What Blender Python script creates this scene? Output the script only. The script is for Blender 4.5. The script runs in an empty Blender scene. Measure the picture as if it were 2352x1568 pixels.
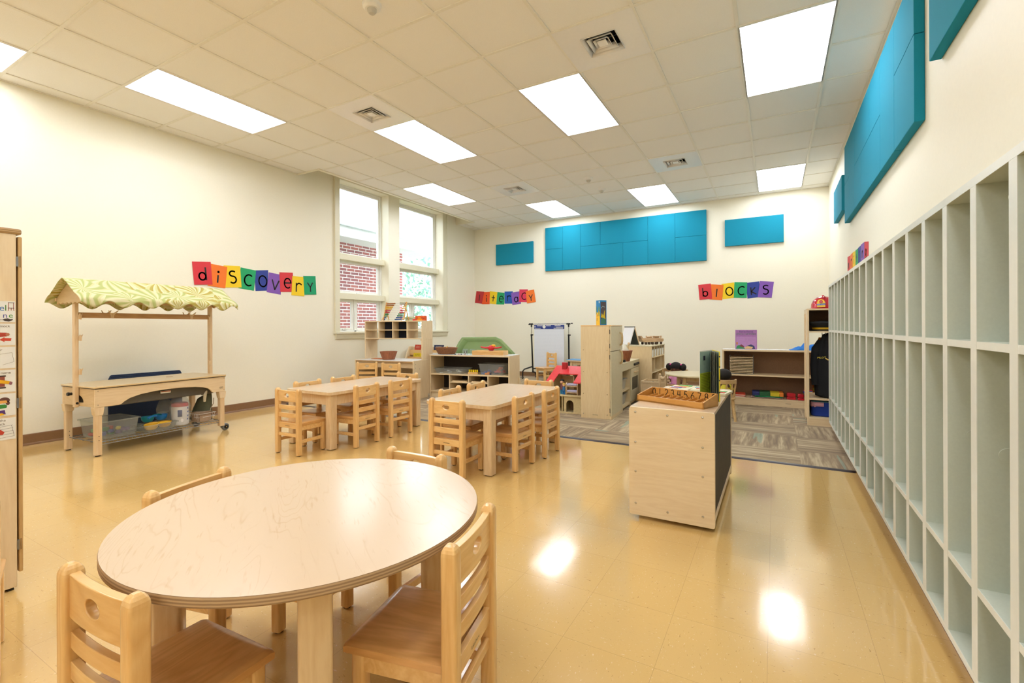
import bpy, bmesh, math, random
from mathutils import Vector, Matrix
random.seed(7)
SC = bpy.context.scene
COL = SC.collection
PI = math.pi

# ------------------------------------------------------------------ camera
TH, FPX, CYP, CXP, ROLL = .514, 1084.2164, 749.7927, 1167.8544, -.004
HC = 1.0575          # camera height
ZC = 3.234           # ceiling height
cam = bpy.data.objects.new('camera', bpy.data.cameras.new('camera'))
COL.objects.link(cam)
_r = Vector((math.cos(TH), math.sin(TH), 0)); _d = Vector((-math.sin(TH), math.cos(TH), 0)); _u = Vector((0, 0, 1))
_r2 = _r*math.cos(ROLL) + _u*math.sin(ROLL); _u2 = _u*math.cos(ROLL) - _r*math.sin(ROLL)
cam.matrix_world = Matrix(((_r2.x, _u2.x, -_d.x, 0), (_r2.y, _u2.y, -_d.y, 0), (_r2.z, _u2.z, -_d.z, HC), (0, 0, 0, 1)))
cam.data.sensor_width = 36; cam.data.lens = 36*FPX/2352
cam.data.shift_x = (1176-CXP)/2352; cam.data.shift_y = (CYP-784)/2352
cam.data.clip_start = .05
SC.camera = cam

# ------------------------------------------------------------------ light
SC.view_settings.view_transform = 'Standard'; SC.view_settings.look = 'None'
SC.view_settings.gamma = 1; SC.view_settings.use_curve_mapping = False
SC.view_settings.exposure = 0.04
PANEL = 9.5          # ceiling fixture emission
DAY = 6.0            # daylight
w = bpy.data.worlds.new('World'); SC.world = w; w.use_nodes = True
bg = w.node_tree.nodes['Background']; bg.inputs[0].default_value = (.86, .94, 1, 1); bg.inputs[1].default_value = DAY

# ------------------------------------------------------------------ materials
def lin(h):
    h = h.lstrip('#'); c = [int(h[i:i+2], 16)/255 for i in (0, 2, 4)]
    return [x/12.92 if x <= .04045 else ((x+.055)/1.055)**2.4 for x in c] + [1]
_M = {}
def nodes(name):
    m = bpy.data.materials.new(name); m.use_nodes = True
    nt = m.node_tree; return m, nt, nt.nodes['Principled BSDF']
def N(nt, t, **k):
    n = nt.nodes.new(t)
    for a, b in k.items(): setattr(n, a, b)
    return n
def coords(nt, scale=(1, 1, 1), kind='Object', rot=(0, 0, 0)):
    tc = N(nt, 'ShaderNodeTexCoord'); mp = N(nt, 'ShaderNodeMapping')
    nt.links.new(tc.outputs[kind], mp.inputs[0]); mp.inputs['Scale'].default_value = scale; mp.inputs['Rotation'].default_value = rot
    return mp.outputs[0]
def noise(nt, vec, scale, detail=3, rough=.5, dist=0):
    n = N(nt, 'ShaderNodeTexNoise'); n.inputs['Scale'].default_value = scale; n.inputs['Detail'].default_value = detail
    n.inputs['Roughness'].default_value = rough; n.inputs['Distortion'].default_value = dist
    nt.links.new(vec, n.inputs['Vector']); return n.outputs['Fac']
def ramp(nt, fac, stops):
    r = N(nt, 'ShaderNodeValToRGB'); nt.links.new(fac, r.inputs[0]); e = r.color_ramp.elements
    while len(e) < len(stops): e.new(.5)
    for x, (p, c) in zip(e, stops): x.position = p; x.color = lin(c) if isinstance(c, str) else c
    return r.outputs[0]
def math_(nt, op, a, b=None, clamp=False):
    n = N(nt, 'ShaderNodeMath', operation=op, use_clamp=clamp)
    for i, v in enumerate((a, b)):
        if v is None: continue
        if isinstance(v, (int, float)): n.inputs[i].default_value = v
        else: nt.links.new(v, n.inputs[i])
    return n.outputs[0]
def mix(nt, fac, a, b, blend='MIX'):
    n = N(nt, 'ShaderNodeMix', data_type='RGBA', blend_type=blend)
    for s, v in ((n.inputs[0], fac), (n.inputs[6], a), (n.inputs[7], b)):
        if isinstance(v, (int, float)): s.default_value = v
        elif isinstance(v, (list, tuple, str)): s.default_value = lin(v) if isinstance(v, str) else v
        else: nt.links.new(v, s)
    return n.outputs[2]
def bump(nt, b, h, strength=.2, dist=.01):
    n = N(nt, 'ShaderNodeBump'); n.inputs['Strength'].default_value = strength; n.inputs['Distance'].default_value = dist
    nt.links.new(h, n.inputs['Height']); nt.links.new(n.outputs[0], b.inputs['Normal'])
def plain(name, hexc, rough=.5, metal=0, spec=.5, coat=0, var=.06, vs=40):
    if name in _M: return _M[name]
    m, nt, b = nodes(name)
    v = coords(nt); n = noise(nt, v, vs)
    c = lin(hexc); d = [x*(1-var) for x in c[:3]]+[1]; u = [min(1, x*(1+var)) for x in c[:3]]+[1]
    nt.links.new(ramp(nt, n, [(.3, d), (.7, u)]), b.inputs['Base Color'])
    b.inputs['Roughness'].default_value = rough; b.inputs['Metallic'].default_value = metal
    b.inputs['Specular IOR Level'].default_value = spec; b.inputs['Coat Weight'].default_value = coat
    _M[name] = m; return m
def wood(name, light, dark, axis='x', rough=.35, coat=.0, fine=1.0, figure=.5):
    """grain running along axis, built from stretched noise and distorted rings"""
    if name in _M: return _M[name]
    m, nt, b = nodes(name)
    s = {'x': (.12, 1, 1), 'y': (1, .12, 1), 'z': (1, 1, .12)}[axis]
    oi = N(nt, 'ShaderNodeObjectInfo'); tc = N(nt, 'ShaderNodeTexCoord'); mp = N(nt, 'ShaderNodeMapping')
    nt.links.new(tc.outputs['Object'], mp.inputs[0]); mp.inputs['Scale'].default_value = s
    off = N(nt, 'ShaderNodeCombineXYZ'); r5 = math_(nt, 'MULTIPLY', oi.outputs['Random'], 7.3)
    for i in range(3): nt.links.new(r5, off.inputs[i])
    ad = N(nt, 'ShaderNodeVectorMath', operation='ADD'); nt.links.new(mp.outputs[0], ad.inputs[0]); nt.links.new(off.outputs[0], ad.inputs[1])
    v = ad.outputs[0]
    big = noise(nt, v, 9*fine, 2, .5, .6)
    rings = math_(nt, 'FRACT', math_(nt, 'MULTIPLY', big, 9))
    rings = math_(nt, 'ABSOLUTE', math_(nt, 'SUBTRACT', rings, .5))
    fi = noise(nt, v, 120*fine, 3, .6)
    blot = noise(nt, v, 3, 2)
    f = math_(nt, 'ADD', math_(nt, 'MULTIPLY', rings, figure), math_(nt, 'ADD', math_(nt, 'MULTIPLY', fi, .45), math_(nt, 'MULTIPLY', blot, .35)))
    f = math_(nt, 'ADD', f, math_(nt, 'MULTIPLY', math_(nt, 'SUBTRACT', oi.outputs['Random'], .5), .16))
    nt.links.new(ramp(nt, f, [(.25, dark), (.75, light)]), b.inputs['Base Color'])
    b.inputs['Roughness'].default_value = rough; b.inputs['Coat Weight'].default_value = coat; b.inputs['Coat Roughness'].default_value = .12
    _M[name] = m; return m
def figured(name, base, line, axis='y', rough=.25, coat=.2):
    """pale rotary-cut maple: faint cathedral growth lines and short flecks"""
    m, nt, b = nodes(name)
    s = {'x': (.2, 1, 1), 'y': (1, .2, 1)}[axis]
    v = coords(nt, s); h = noise(nt, v, 3.6, 3, .45, .9)
    q = math_(nt, 'FRACT', math_(nt, 'MULTIPLY', h, 26)); q = math_(nt, 'ABSOLUTE', math_(nt, 'SUBTRACT', q, .5))
    ln = ramp(nt, q, [(.0, '#FFFFFF'), (.09, '#5A5A5A'), (.22, '#000000')])
    br = noise(nt, v, 14, 2); ln = math_(nt, 'MULTIPLY', ln, ramp(nt, br, [(.40, '#101010'), (.62, '#8A8A8A')]))
    fl = noise(nt, coords(nt, {'x': (.12, 1, 1), 'y': (1, .12, 1)}[axis]), 95, 2, .6); bl = noise(nt, v, 2.2, 2)
    c = mix(nt, ln, base, line); c = mix(nt, math_(nt, 'MULTIPLY', ramp(nt, fl, [(.62, '#000000'), (.75, '#FFFFFF')]), .25), c, line); c = mix(nt, math_(nt, 'MULTIPLY', bl, .28), c, line)
    nt.links.new(c, b.inputs['Base Color']); b.inputs['Roughness'].default_value = rough; b.inputs['Coat Weight'].default_value = coat; b.inputs['Coat Roughness'].default_value = .15
    _M[name] = m; return m
def ply(name, light, dark, rough=.4):
    """plywood edge: thin veneer layers stacked along z"""
    if name in _M: return _M[name]
    m, nt, b = nodes(name)
    v = coords(nt); w_ = N(nt, 'ShaderNodeTexWave', bands_direction='Z'); w_.inputs['Scale'].default_value = 45; w_.inputs['Distortion'].default_value = .4
    nt.links.new(v, w_.inputs['Vector'])
    nt.links.new(ramp(nt, w_.outputs['Fac'], [(.3, dark), (.7, light)]), b.inputs['Base Color'])
    b.inputs['Roughness'].default_value = rough; _M[name] = m; return m
def emis(name, hexc, s):
    if name in _M: return _M[name]
    m, nt, b = nodes(name)
    b.inputs['Base Color'].default_value = lin(hexc); b.inputs['Emission Color'].default_value = lin(hexc); b.inputs['Emission Strength'].default_value = s
    _M[name] = m; return m
def clear(name, tint, alpha=.35, rough=.15):
    """translucent plastic: part diffuse skin, part see-through"""
    if name in _M: return _M[name]
    m, nt, b = nodes(name)
    out = nt.nodes['Material Output']; tr = N(nt, 'ShaderNodeBsdfTransparent'); mx = N(nt, 'ShaderNodeMixShader')
    v = coords(nt); n = noise(nt, v, 6)
    f = math_(nt, 'ADD', math_(nt, 'MULTIPLY', n, .12), alpha-.06)
    tr.inputs[0].default_value = lin(tint); b.inputs['Base Color'].default_value = lin(tint); b.inputs['Roughness'].default_value = rough
    nt.links.new(f, mx.inputs[0]); nt.links.new(tr.outputs[0], mx.inputs[1]); nt.links.new(b.outputs[0], mx.inputs[2]); nt.links.new(mx.outputs[0], out.inputs[0])
    _M[name] = m; return m
def pane_mat(name='window_glass'):
    if name in _M: return _M[name]
    m, nt, b = nodes(name); nt.nodes.remove(b)
    out = nt.nodes['Material Output']; tr = N(nt, 'ShaderNodeBsdfTransparent'); gl = N(nt, 'ShaderNodeBsdfGlossy'); mx = N(nt, 'ShaderNodeMixShader')
    lw = N(nt, 'ShaderNodeLayerWeight'); gl.inputs['Roughness'].default_value = .02
    f5 = math_(nt, 'ADD', math_(nt, 'MULTIPLY', math_(nt, 'POWER', lw.outputs['Facing'], 5), .5), .03)
    tr.inputs[0].default_value = (.95, .98, 1, 1)
    nt.links.new(f5, mx.inputs[0]); nt.links.new(tr.outputs[0], mx.inputs[1]); nt.links.new(gl.outputs[0], mx.inputs[2]); nt.links.new(mx.outputs[0], out.inputs[0])
    _M[name] = m; return m

# ------------------------------------------------------------------ mesh builder
class MB:
    def __init__(s): s.v = []; s.f = []; s.mi = []; s.mats = []; s.cur = 0; s.M = Matrix.Identity(4)
    def mat(s, m):
        if m not in s.mats: s.mats.append(m)
        s.cur = s.mats.index(m); return s
    def at(s, M=None): s.M = M or Matrix.Identity(4); return s
    def add(s, vs, fs):
        o = len(s.v); key = {}; idx = []
        for p in vs:                                   # weld inside one primitive only
            k = (round(p[0], 6), round(p[1], 6), round(p[2], 6))
            if k not in key: key[k] = len(s.v); s.v.append(tuple(s.M @ Vector(p)))
            idx.append(key[k])
        for f in fs:
            g = []
            for i in f:
                if not g or (idx[i] != g[-1]): g.append(idx[i])
            if len(g) > 1 and g[0] == g[-1]: g.pop()
            if len(set(g)) > 2: s.f.append(tuple(g)); s.mi.append(s.cur)
        return s
    def box(s, x0, x1, y0, y1, z0, z1):
        vs = [(x, y, z) for z in (z0, z1) for y in (y0, y1) for x in (x0, x1)]
        return s.add(vs, [(0, 2, 3, 1), (4, 5, 7, 6), (0, 1, 5, 4), (2, 6, 7, 3), (0, 4, 6, 2), (1, 3, 7, 5)])
    def cbox(s, c, d):
        return s.box(c[0]-d[0]/2, c[0]+d[0]/2, c[1]-d[1]/2, c[1]+d[1]/2, c[2]-d[2]/2, c[2]+d[2]/2)
    def prism(s, poly, a, b, ax='z'):
        """extrude 2-D outline along ax; outline coords are the two other axes in xyz order"""
        def P(p, t): return {'z': (p[0], p[1], t), 'y': (p[0], t, p[1]), 'x': (t, p[0], p[1])}[ax]
        n = len(poly); vs = [P(p, a) for p in poly]+[P(p, b) for p in poly]
        fs = [tuple(range(n))[::-1], tuple(range(n, 2*n))]+[(i, (i+1) % n, (i+1) % n+n, i+n) for i in range(n)]
        return s.add(vs, fs)
    def ring(s, outer, inner, a, b, ax='z'):
        """extruded plate with a hole: outer and inner outlines with equal counts"""
        def P(p, t): return {'z': (p[0], p[1], t), 'y': (p[0], t, p[1]), 'x': (t, p[0], p[1])}[ax]
        n = len(outer); vs = [P(p, t) for t in (a, b) for q in (outer, inner) for p in q]
        fs = []
        for i in range(n):
            j = (i+1) % n
            fs += [(i, j, n+j, n+i), (2*n+i, 3*n+i, 3*n+j, 2*n+j), (i, 2*n+i, 2*n+j, j), (n+i, n+j, 3*n+j, 3*n+i)]
        return s.add(vs, fs)
    def cyl(s, p0, p1, r0, r1=None, n=14):
        r1 = r0 if r1 is None else r1; p0 = Vector(p0); p1 = Vector(p1); d = (p1-p0).normalized()
        a = d.orthogonal().normalized(); b = d.cross(a)
        vs = [tuple(p+(a*math.cos(t)+b*math.sin(t))*r) for p, r in ((p0, r0), (p1, r1)) for t in [2*PI*i/n for i in range(n)]]
        return s.add(vs, [tuple(range(n))[::-1], tuple(range(n, 2*n))]+[(i, (i+1) % n, (i+1) % n+n, i+n) for i in range(n)])
    def tube(s, pts, r, n=8, closed=False):
        pts = [Vector(p) for p in pts]; m = len(pts); vs = []; up = None
        for i, p in enumerate(pts):
            t = (pts[(i+1) % m]-pts[i-1]) if closed else (pts[min(i+1, m-1)]-pts[max(i-1, 0)])
            t.normalize()
            if up is None: up = t.orthogonal().normalized()
            up = (up-t*up.dot(t)); up = up.normalized() if up.length > 1e-6 else t.orthogonal().normalized()
            b = t.cross(up); rr = r[i] if isinstance(r, (list, tuple)) else r
            vs += [tuple(p+(up*math.cos(a)+b*math.sin(a))*rr) for a in [2*PI*k/n for k in range(n)]]
        fs = []
        for i in range(m if closed else m-1):
            j = (i+1) % m
            fs += [(i*n+k, i*n+(k+1) % n, j*n+(k+1) % n, j*n+k) for k in range(n)]
        if not closed: fs += [tuple(range(n))[::-1], tuple(range((m-1)*n, m*n))]
        return s.add(vs, fs)
    def lathe(s, prof, c=(0, 0, 0), n=24, sx=1, sy=1):
        vs = [(c[0]+r*sx*math.cos(2*PI*k/n), c[1]+r*sy*math.sin(2*PI*k/n), c[2]+z) for r, z in prof for k in range(n)]
        m = len(prof); fs = [(i*n+k, i*n+(k+1) % n, (i+1)*n+(k+1) % n, (i+1)*n+k) for i in range(m-1) for k in range(n)]
        if prof[0][0] > 1e-5: fs.append(tuple(range(n))[::-1])
        if prof[-1][0] > 1e-5: fs.append(tuple(range((m-1)*n, m*n)))
        return s.add(vs, fs)
    def ball(s, c, r, nu=16, nv=10):
        if not isinstance(r, (list, tuple)): r = (r, r, r)
        vs = [(c[0]+r[0]*math.sin(PI*j/nv)*math.cos(2*PI*i/nu), c[1]+r[1]*math.sin(PI*j/nv)*math.sin(2*PI*i/nu), c[2]+r[2]*math.cos(PI*j/nv)) for j in range(nv+1) for i in range(nu)]
        return s.add(vs, [((j+1)*nu+i, (j+1)*nu+(i+1) % nu, j*nu+(i+1) % nu, j*nu+i) for j in range(nv) for i in range(nu)])
    def grid(s, fn, nu, nv, closed_u=False):
        vs = [fn(i/nu, j/nv) for j in range(nv+1) for i in range(nu+1)]
        return s.add(vs, [(j*(nu+1)+i, j*(nu+1)+i+1, (j+1)*(nu+1)+i+1, (j+1)*(nu+1)+i) for j in range(nv) for i in range(nu)])
    def build(s, name, mat=None, parent=None, bevel=0, seg=2, angle=35, sub=0, thick=0, label=None, loc=None, rot=None):
        me = bpy.data.meshes.new(name); me.from_pydata(s.v, [], s.f)
        ms = s.mats if s.mats else [mat]
        for m in ms: me.materials.append(m)
        bm = bmesh.new(); bm.from_mesh(me)
        if s.mats:
            bm.faces.ensure_lookup_table()
            for f, i in zip(bm.faces, s.mi): f.material_index = i
        bmesh.ops.recalc_face_normals(bm, faces=bm.faces)
        for f in bm.faces: f.smooth = True
        ca = math.radians(angle)
        for e in bm.edges:
            e.smooth = not (len(e.link_faces) == 2 and e.calc_face_angle(0) > ca)
        bm.to_mesh(me); bm.free()
        o = bpy.data.objects.new(name, me); COL.objects.link(o)
        if parent: o.parent = parent
        if loc: o.location = loc
        if rot: o.rotation_euler = rot
        if thick: md = o.modifiers.new('solid', 'SOLIDIFY'); md.thickness = thick; md.offset = 0
        if bevel: md = o.modifiers.new('bevel', 'BEVEL'); md.width = bevel; md.segments = seg; md.limit_method = 'ANGLE'; md.angle_limit = ca; md.harden_normals = True
        if sub: md = o.modifiers.new('sub', 'SUBSURF'); md.levels = md.render_levels = sub
        if label: o['label'] = label
        return o
def tag(o, label, cat, group=None):
    o['label'] = label; o['category'] = cat
    if group: o['group'] = group
    return o
def thing(name, label, cat, loc=(0, 0, 0), rz=0, group=None):
    o = bpy.data.objects.new(name, None); COL.objects.link(o); o.empty_display_size = .1
    o.location = loc; o.rotation_euler = (0, 0, math.radians(rz)); return tag(o, label, cat, group)
def struct(o): o['kind'] = 'structure'; return o
def dup(root, loc, rz, label, group=None):
    r = root.copy(); COL.objects.link(r); r.location = loc; r.rotation_euler = (0, 0, math.radians(rz)); r['label'] = label
    if group: r['group'] = group
    for ch in list(root.children):
        c = ch.copy(); COL.objects.link(c); c.parent = r
        for g in list(ch.children):
            d = g.copy(); COL.objects.link(d); d.parent = c
    return r
def ell(cx, cy, rx, ry, n=32, ph=0): return [(cx+rx*math.cos(2*PI*i/n+ph), cy+ry*math.sin(2*PI*i/n+ph)) for i in range(n)]
def rrect(x0, x1, y0, y1, r, n=6):
    out = []
    for cx, cy, a in ((x1-r, y0+r, -PI/2), (x1-r, y1-r, 0), (x0+r, y1-r, PI/2), (x0+r, y0+r, PI)):
        out += [(cx+r*math.cos(a+PI/2*i/n), cy+r*math.sin(a+PI/2*i/n)) for i in range(n+1)]
    return out
def rect_for(inner, x0, x1, y0, y1):
    """points on a rectangle seen from the hole's centre, one per hole point, snapped to corners"""
    cx = sum(p[0] for p in inner)/len(inner); cy = sum(p[1] for p in inner)/len(inner); out = []
    for p in inner:
        dx, dy = p[0]-cx, p[1]-cy; t = 1e9
        if dx > 1e-9: t = min(t, (x1-cx)/dx)
        if dx < -1e-9: t = min(t, (x0-cx)/dx)
        if dy > 1e-9: t = min(t, (y1-cy)/dy)
        if dy < -1e-9: t = min(t, (y0-cy)/dy)
        out.append([cx+dx*t, cy+dy*t])
    for X in (x0, x1):
        for Y in (y0, y1):
            i = min(range(len(out)), key=lambda k: (out[k][0]-X)**2+(out[k][1]-Y)**2); out[i] = [X, Y]
    return out

# ---- writing: single stroke letters (unit height 1 = ascender, x-height about .62)
def arc(cx, cy, rx, ry, a0, a1, n=18): return [(cx+rx*math.cos(math.radians(a0+(a1-a0)*i/n)), cy+ry*math.sin(math.radians(a0+(a1-a0)*i/n))) for i in range(n+1)]
GL = {
 'd': [arc(.27, .3, .25, .29, 0, 360, 26), [(.54, 1), (.54, 0)]],
 'i': [[(.1, .62), (.1, 0)], arc(.1, .88, .035, .035, 0, 360, 10)],
 's': [arc(.3, .78, .26, .21, 40, 270)[:]+arc(.3, .29, .27, .28, 90, -140)],
 'c': [arc(.34, .36, .3, .36, 50, 310, 22)],
 'o': [arc(.3, .36, .28, .36, 0, 360, 28)],
 'v': [[(.03, .66), (.28, 0), (.55, .66)]],
 'e': [[(.06, .36), (.56, .36)]+arc(.31, .34, .26, .34, 5, 310, 22)],
 'r': [[(.08, .66), (.08, 0)], [(.08, .38)]+arc(.32, .38, .24, .26, 170, 35, 10)],
 'y': [[(.03, .68), (.28, .3)], [(.53, .68), (.28, .3), (.28, -.08)]],
 'l': [[(.1, .95), (.1, 0)]],
 't': [[(.28, .9), (.28, 0)], [(.0, .55), (.56, .55)]],
 'a': [arc(.27, .3, .25, .3, 0, 360, 26), [(.52, .62), (.52, 0)]],
 'b': [[(.06, 1), (.06, 0)], arc(.31, .3, .25, .29, 0, 360, 26)],
 'k': [[(.06, .86), (.06, 0)], [(.52, .82), (.08, .38), (.56, .02)]],
 'w': [[(0, .62), (.18, 0), (.34, .55), (.5, 0), (.68, .62)]],
 'n': [[(.06, .62), (.06, 0)], [(.06, .36)]+arc(.3, .36, .24, .26, 170, 0, 12)+[(.54, 0)]],
 'g': [arc(.27, .34, .25, .28, 0, 360, 26), [(.52, .62), (.52, -.1)]+arc(.27, -.1, .25, .2, 0, -150, 12)],
 '0': [arc(.28, .5, .26, .5, 0, 360, 30)], '1': [[(.2, 1), (.2, 0)]],
 '2': [arc(.28, .72, .26, .28, 165, -20, 14)+[(.02, 0), (.58, 0)]],
 '3': [arc(.25, .76, .22, .24, 150, -80, 14)+arc(.25, .27, .27, .27, 85, -150, 16)],
 '4': [[(.08, 1), (.0, .42), (.56, .42)], [(.44, 1), (.44, 0)]],
 '5': [[(.52, 1), (.12, 1), (.06, .56)]+arc(.26, .31, .28, .31, 125, -145, 18)],
 '6': [[(.46, 1), (.1, .5)]+arc(.3, .28, .28, .28, 150, 510, 26)],
 '7': [[(.0, 1), (.56, 1), (.18, 0)]],
 '8': [arc(.3, .76, .22, .24, -90, 270, 22)+arc(.3, .27, .28, .27, 90, 450, 24)],
 '9': [arc(.3, .72, .27, .28, 0, 360, 26), [(.56, .72), (.5, 0)]],
}
class Frame:
    """a flat face in the room: origin, right, up; draws shapes just off the face"""
    def __init__(s, O, R, U): s.O = Vector(O); s.R = Vector(R); s.U = Vector(U); s.N = s.R.cross(s.U).normalized()
    def p(s, x, y, d=0): return tuple(s.O+s.R*x+s.U*y+s.N*d)
    def poly(s, mb, pts, d0, d1):
        n = len(pts)
        return mb.add([s.p(x, y, d0) for x, y in pts]+[s.p(x, y, d1) for x, y in pts],
                      [tuple(range(n))[::-1], tuple(range(n, 2*n))]+[(i, (i+1) % n, (i+1) % n+n, i+n) for i in range(n)])
    def rect(s, mb, x0, x1, y0, y1, d0, d1): return s.poly(mb, [(x0, y0), (x1, y0), (x1, y1), (x0, y1)], d0, d1)
    def stroke(s, mb, line, wd, d0, d1, caps=True):
        for a, b in zip(line, line[1:]):
            a = Vector(a); b = Vector(b); t = b-a
            if t.length < 1e-7: continue
            n = Vector((-t.y, t.x)).normalized()*wd/2
            s.poly(mb, [tuple(a-n), tuple(b-n), tuple(b+n), tuple(a+n)], d0, d1)
        for k, q in enumerate(line):
            if not caps and k in (0, len(line)-1): continue
            s.poly(mb, ell(q[0], q[1], wd/2, wd/2, 8), d0, d1)
    def glyph(s, mb, ch, x, y, h, wd, d0, d1, sx=1, caps=False):
        for line in GL[ch]: s.stroke(mb, [(x+a*h*sx, y+b*h) for a, b in line], wd, d0, d1, caps)
    def text(s, mb, string, x, y, h, d, width=None, align='CENTER'):
        cu = bpy.data.curves.new('txt', 'FONT'); cu.body = string; cu.size = 1; cu.align_x = align; cu.resolution_u = 3
        o = bpy.data.objects.new('txt', cu); COL.objects.link(o)
        dg = bpy.context.evaluated_depsgraph_get(); me = bpy.data.meshes.new_from_object(o.evaluated_get(dg))
        vs = [v.co.copy() for v in me.vertices]; fs = [tuple(p.vertices) for p in me.polygons]
        bpy.data.objects.remove(o); bpy.data.curves.remove(cu); bpy.data.meshes.remove(me)
        if not vs: return
        wx = max(v.x for v in vs)-min(v.x for v in vs); k = h/.72; kx = (width/wx) if width else k
        mb.add([s.p(x+v.x*kx, y+v.y*k, d) for v in vs], fs)
# ------------------------------------------------------------------ shared materials
PAINT = plain('cream_wall_paint', '#F6F0DB', .55, var=.01, vs=60)
TRIM = plain('ivory_trim_paint', '#EBE5CB', .4, var=.012)
SASH = plain('white_window_vinyl', '#F2F1EA', .3, var=.01)
BASEM = plain('brown_rubber_base', '#8A6747', .35, var=.03)
BLACK = plain('black_plastic', '#121214', .4)
INK = plain('black_ink', '#161413', .5)
STEEL = plain('chrome_steel', '#C9CACB', .22, metal=1)
GREYM = plain('grey_steel', '#8F9296', .3, metal=.8)
WHITE = plain('white_plastic', '#F1F0EC', .35, var=.02)
PAPER = plain('white_paper', '#EFEDE4', .6, var=.02)
HONEY = wood('honey_maple', '#F4CA88', '#DFAA64', 'z', .28, .5)
HONEYX = wood('honey_maple_rail', '#F4CA88', '#DFAA64', 'x', .28, .5)
HONEYS = wood('honey_maple_seat', '#E9B474', '#CC9554', 'y', .28, .5)
MAPLE = figured('pale_maple_top', '#DFC6A8', '#B98E62')
MAPLEL = wood('pale_maple_leg', '#EBD0A6', '#DAB685', 'z', .32, .2)
BIRCH = wood('birch_plywood', '#F2DCB5', '#E4C89C', 'z', .38, .1, figure=.4)
BIRCHX = wood('birch_plywood_wide', '#F2DCB5', '#E4C89C', 'x', .38, .1, figure=.4)
PLYE = ply('plywood_edge', '#CBA673', '#9A7648')
BROWNB = plain('brown_hardboard', '#86654A', .6, var=.08, vs=80)
DARKB = plain('dark_hardboard', '#2B211C', .65, var=.1)
CHALK = plain('chalk_panel', '#4A433B', .7, var=.12, vs=20)
TEAL = None
def fabric(name, hexc, sc=600):
    m, nt, b = nodes(name); v = coords(nt); n = noise(nt, v, sc, 2)
    c = lin(hexc); nt.links.new(ramp(nt, n, [(.3, [x*.86 for x in c[:3]]+[1]), (.7, [min(1, x*1.1) for x in c[:3]]+[1])]), b.inputs['Base Color'])
    b.inputs['Roughness'].default_value = .9; bump(nt, b, n, .25, .002); _M[name] = m; return m
TEAL = fabric('teal_felt', '#058CA8')

# ceiling tile
m, nt, b = nodes('mineral_tile'); v = coords(nt)
n1 = noise(nt, v, 260, 3, .7); n2 = noise(nt, v, 1.2, 2)
nt.links.new(mix(nt, n2, ramp(nt, n1, [(.35, '#F4F1EA'), (.6, '#FAF8F3')]), ramp(nt, n1, [(.35, '#F4F1EB'), (.6, '#FAF8F4')])), b.inputs['Base Color'])
b.inputs['Roughness'].default_value = .9; bump(nt, b, n1, .15, .003); TILE = m
TBAR = plain('ceiling_grid_paint', '#F1EDE2', .5, var=.02)

# vinyl floor
m, nt, b = nodes('vinyl_tile_floor'); tc = N(nt, 'ShaderNodeTexCoord'); sp = N(nt, 'ShaderNodeSeparateXYZ'); nt.links.new(tc.outputs['Object'], sp.inputs[0])
ux = math_(nt, 'DIVIDE', math_(nt, 'ADD', sp.outputs[0], 10*.3048+.0245), .3048); uy = math_(nt, 'DIVIDE', math_(nt, 'ADD', sp.outputs[1], 20*.3048-2.4063), .3048)
cb = N(nt, 'ShaderNodeCombineXYZ'); nt.links.new(math_(nt, 'FLOOR', ux), cb.inputs[0]); nt.links.new(math_(nt, 'FLOOR', uy), cb.inputs[1])
wn = N(nt, 'ShaderNodeTexWhiteNoise', noise_dimensions='2D'); nt.links.new(cb.outputs[0], wn.inputs['Vector'])
par = math_(nt, 'MODULO', math_(nt, 'ADD', math_(nt, 'FLOOR', ux), math_(nt, 'FLOOR', uy)), 2)
def seam(u):
    fx = math_(nt, 'FRACT', u); return math_(nt, 'MINIMUM', fx, math_(nt, 'SUBTRACT', 1, fx))
sm = math_(nt, 'LESS_THAN', math_(nt, 'MINIMUM', seam(ux), seam(uy)), .0028)
mp = N(nt, 'ShaderNodeMapping'); nt.links.new(tc.outputs['Object'], mp.inputs[0]); mp.inputs['Scale'].default_value = (1, .35, 1)
mp2 = N(nt, 'ShaderNodeMapping'); nt.links.new(tc.outputs['Object'], mp2.inputs[0]); mp2.inputs['Scale'].default_value = (.35, 1, 1)
vv = mix(nt, par, mp.outputs[0], mp2.outputs[0])
fl1 = noise(nt, vv, 170, 2, .6); fl2 = noise(nt, vv, 150, 2, .6, 1); cl = noise(nt, tc.outputs['Object'], 1.1, 2)
c0 = mix(nt, wn.outputs[0], '#E3BD79', '#E0B973'); c0 = mix(nt, math_(nt, 'MULTIPLY', cl, .35), c0, '#D6AD68')
c1 = mix(nt, ramp(nt, fl1, [(.66, '#000000'), (.7, '#FFFFFF')]), c0, '#EBD1A0'); c1 = mix(nt, ramp(nt, fl2, [(.68, '#000000'), (.72, '#FFFFFF')]), c1, '#BD9556')
nt.links.new(mix(nt, math_(nt, 'MULTIPLY', sm, .3), c1, '#8A6534'), b.inputs['Base Color'])
rn = noise(nt, tc.outputs['Object'], 3.5, 3, .6); nt.links.new(ramp(nt, rn, [(.3, (.10,)*3+(1,)), (.75, (.2,)*3+(1,))]), b.inputs['Roughness'])
b.inputs['Specular IOR Level'].default_value = .55; b.inputs['Coat Weight'].default_value = .5; b.inputs['Coat Roughness'].default_value = .07
wv = noise(nt, tc.outputs['Object'], 5, 2); bump(nt, b, math_(nt, 'ADD', wv, math_(nt, 'MULTIPLY', wn.outputs[0], .15)), .06, .01); VCT = m

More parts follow.
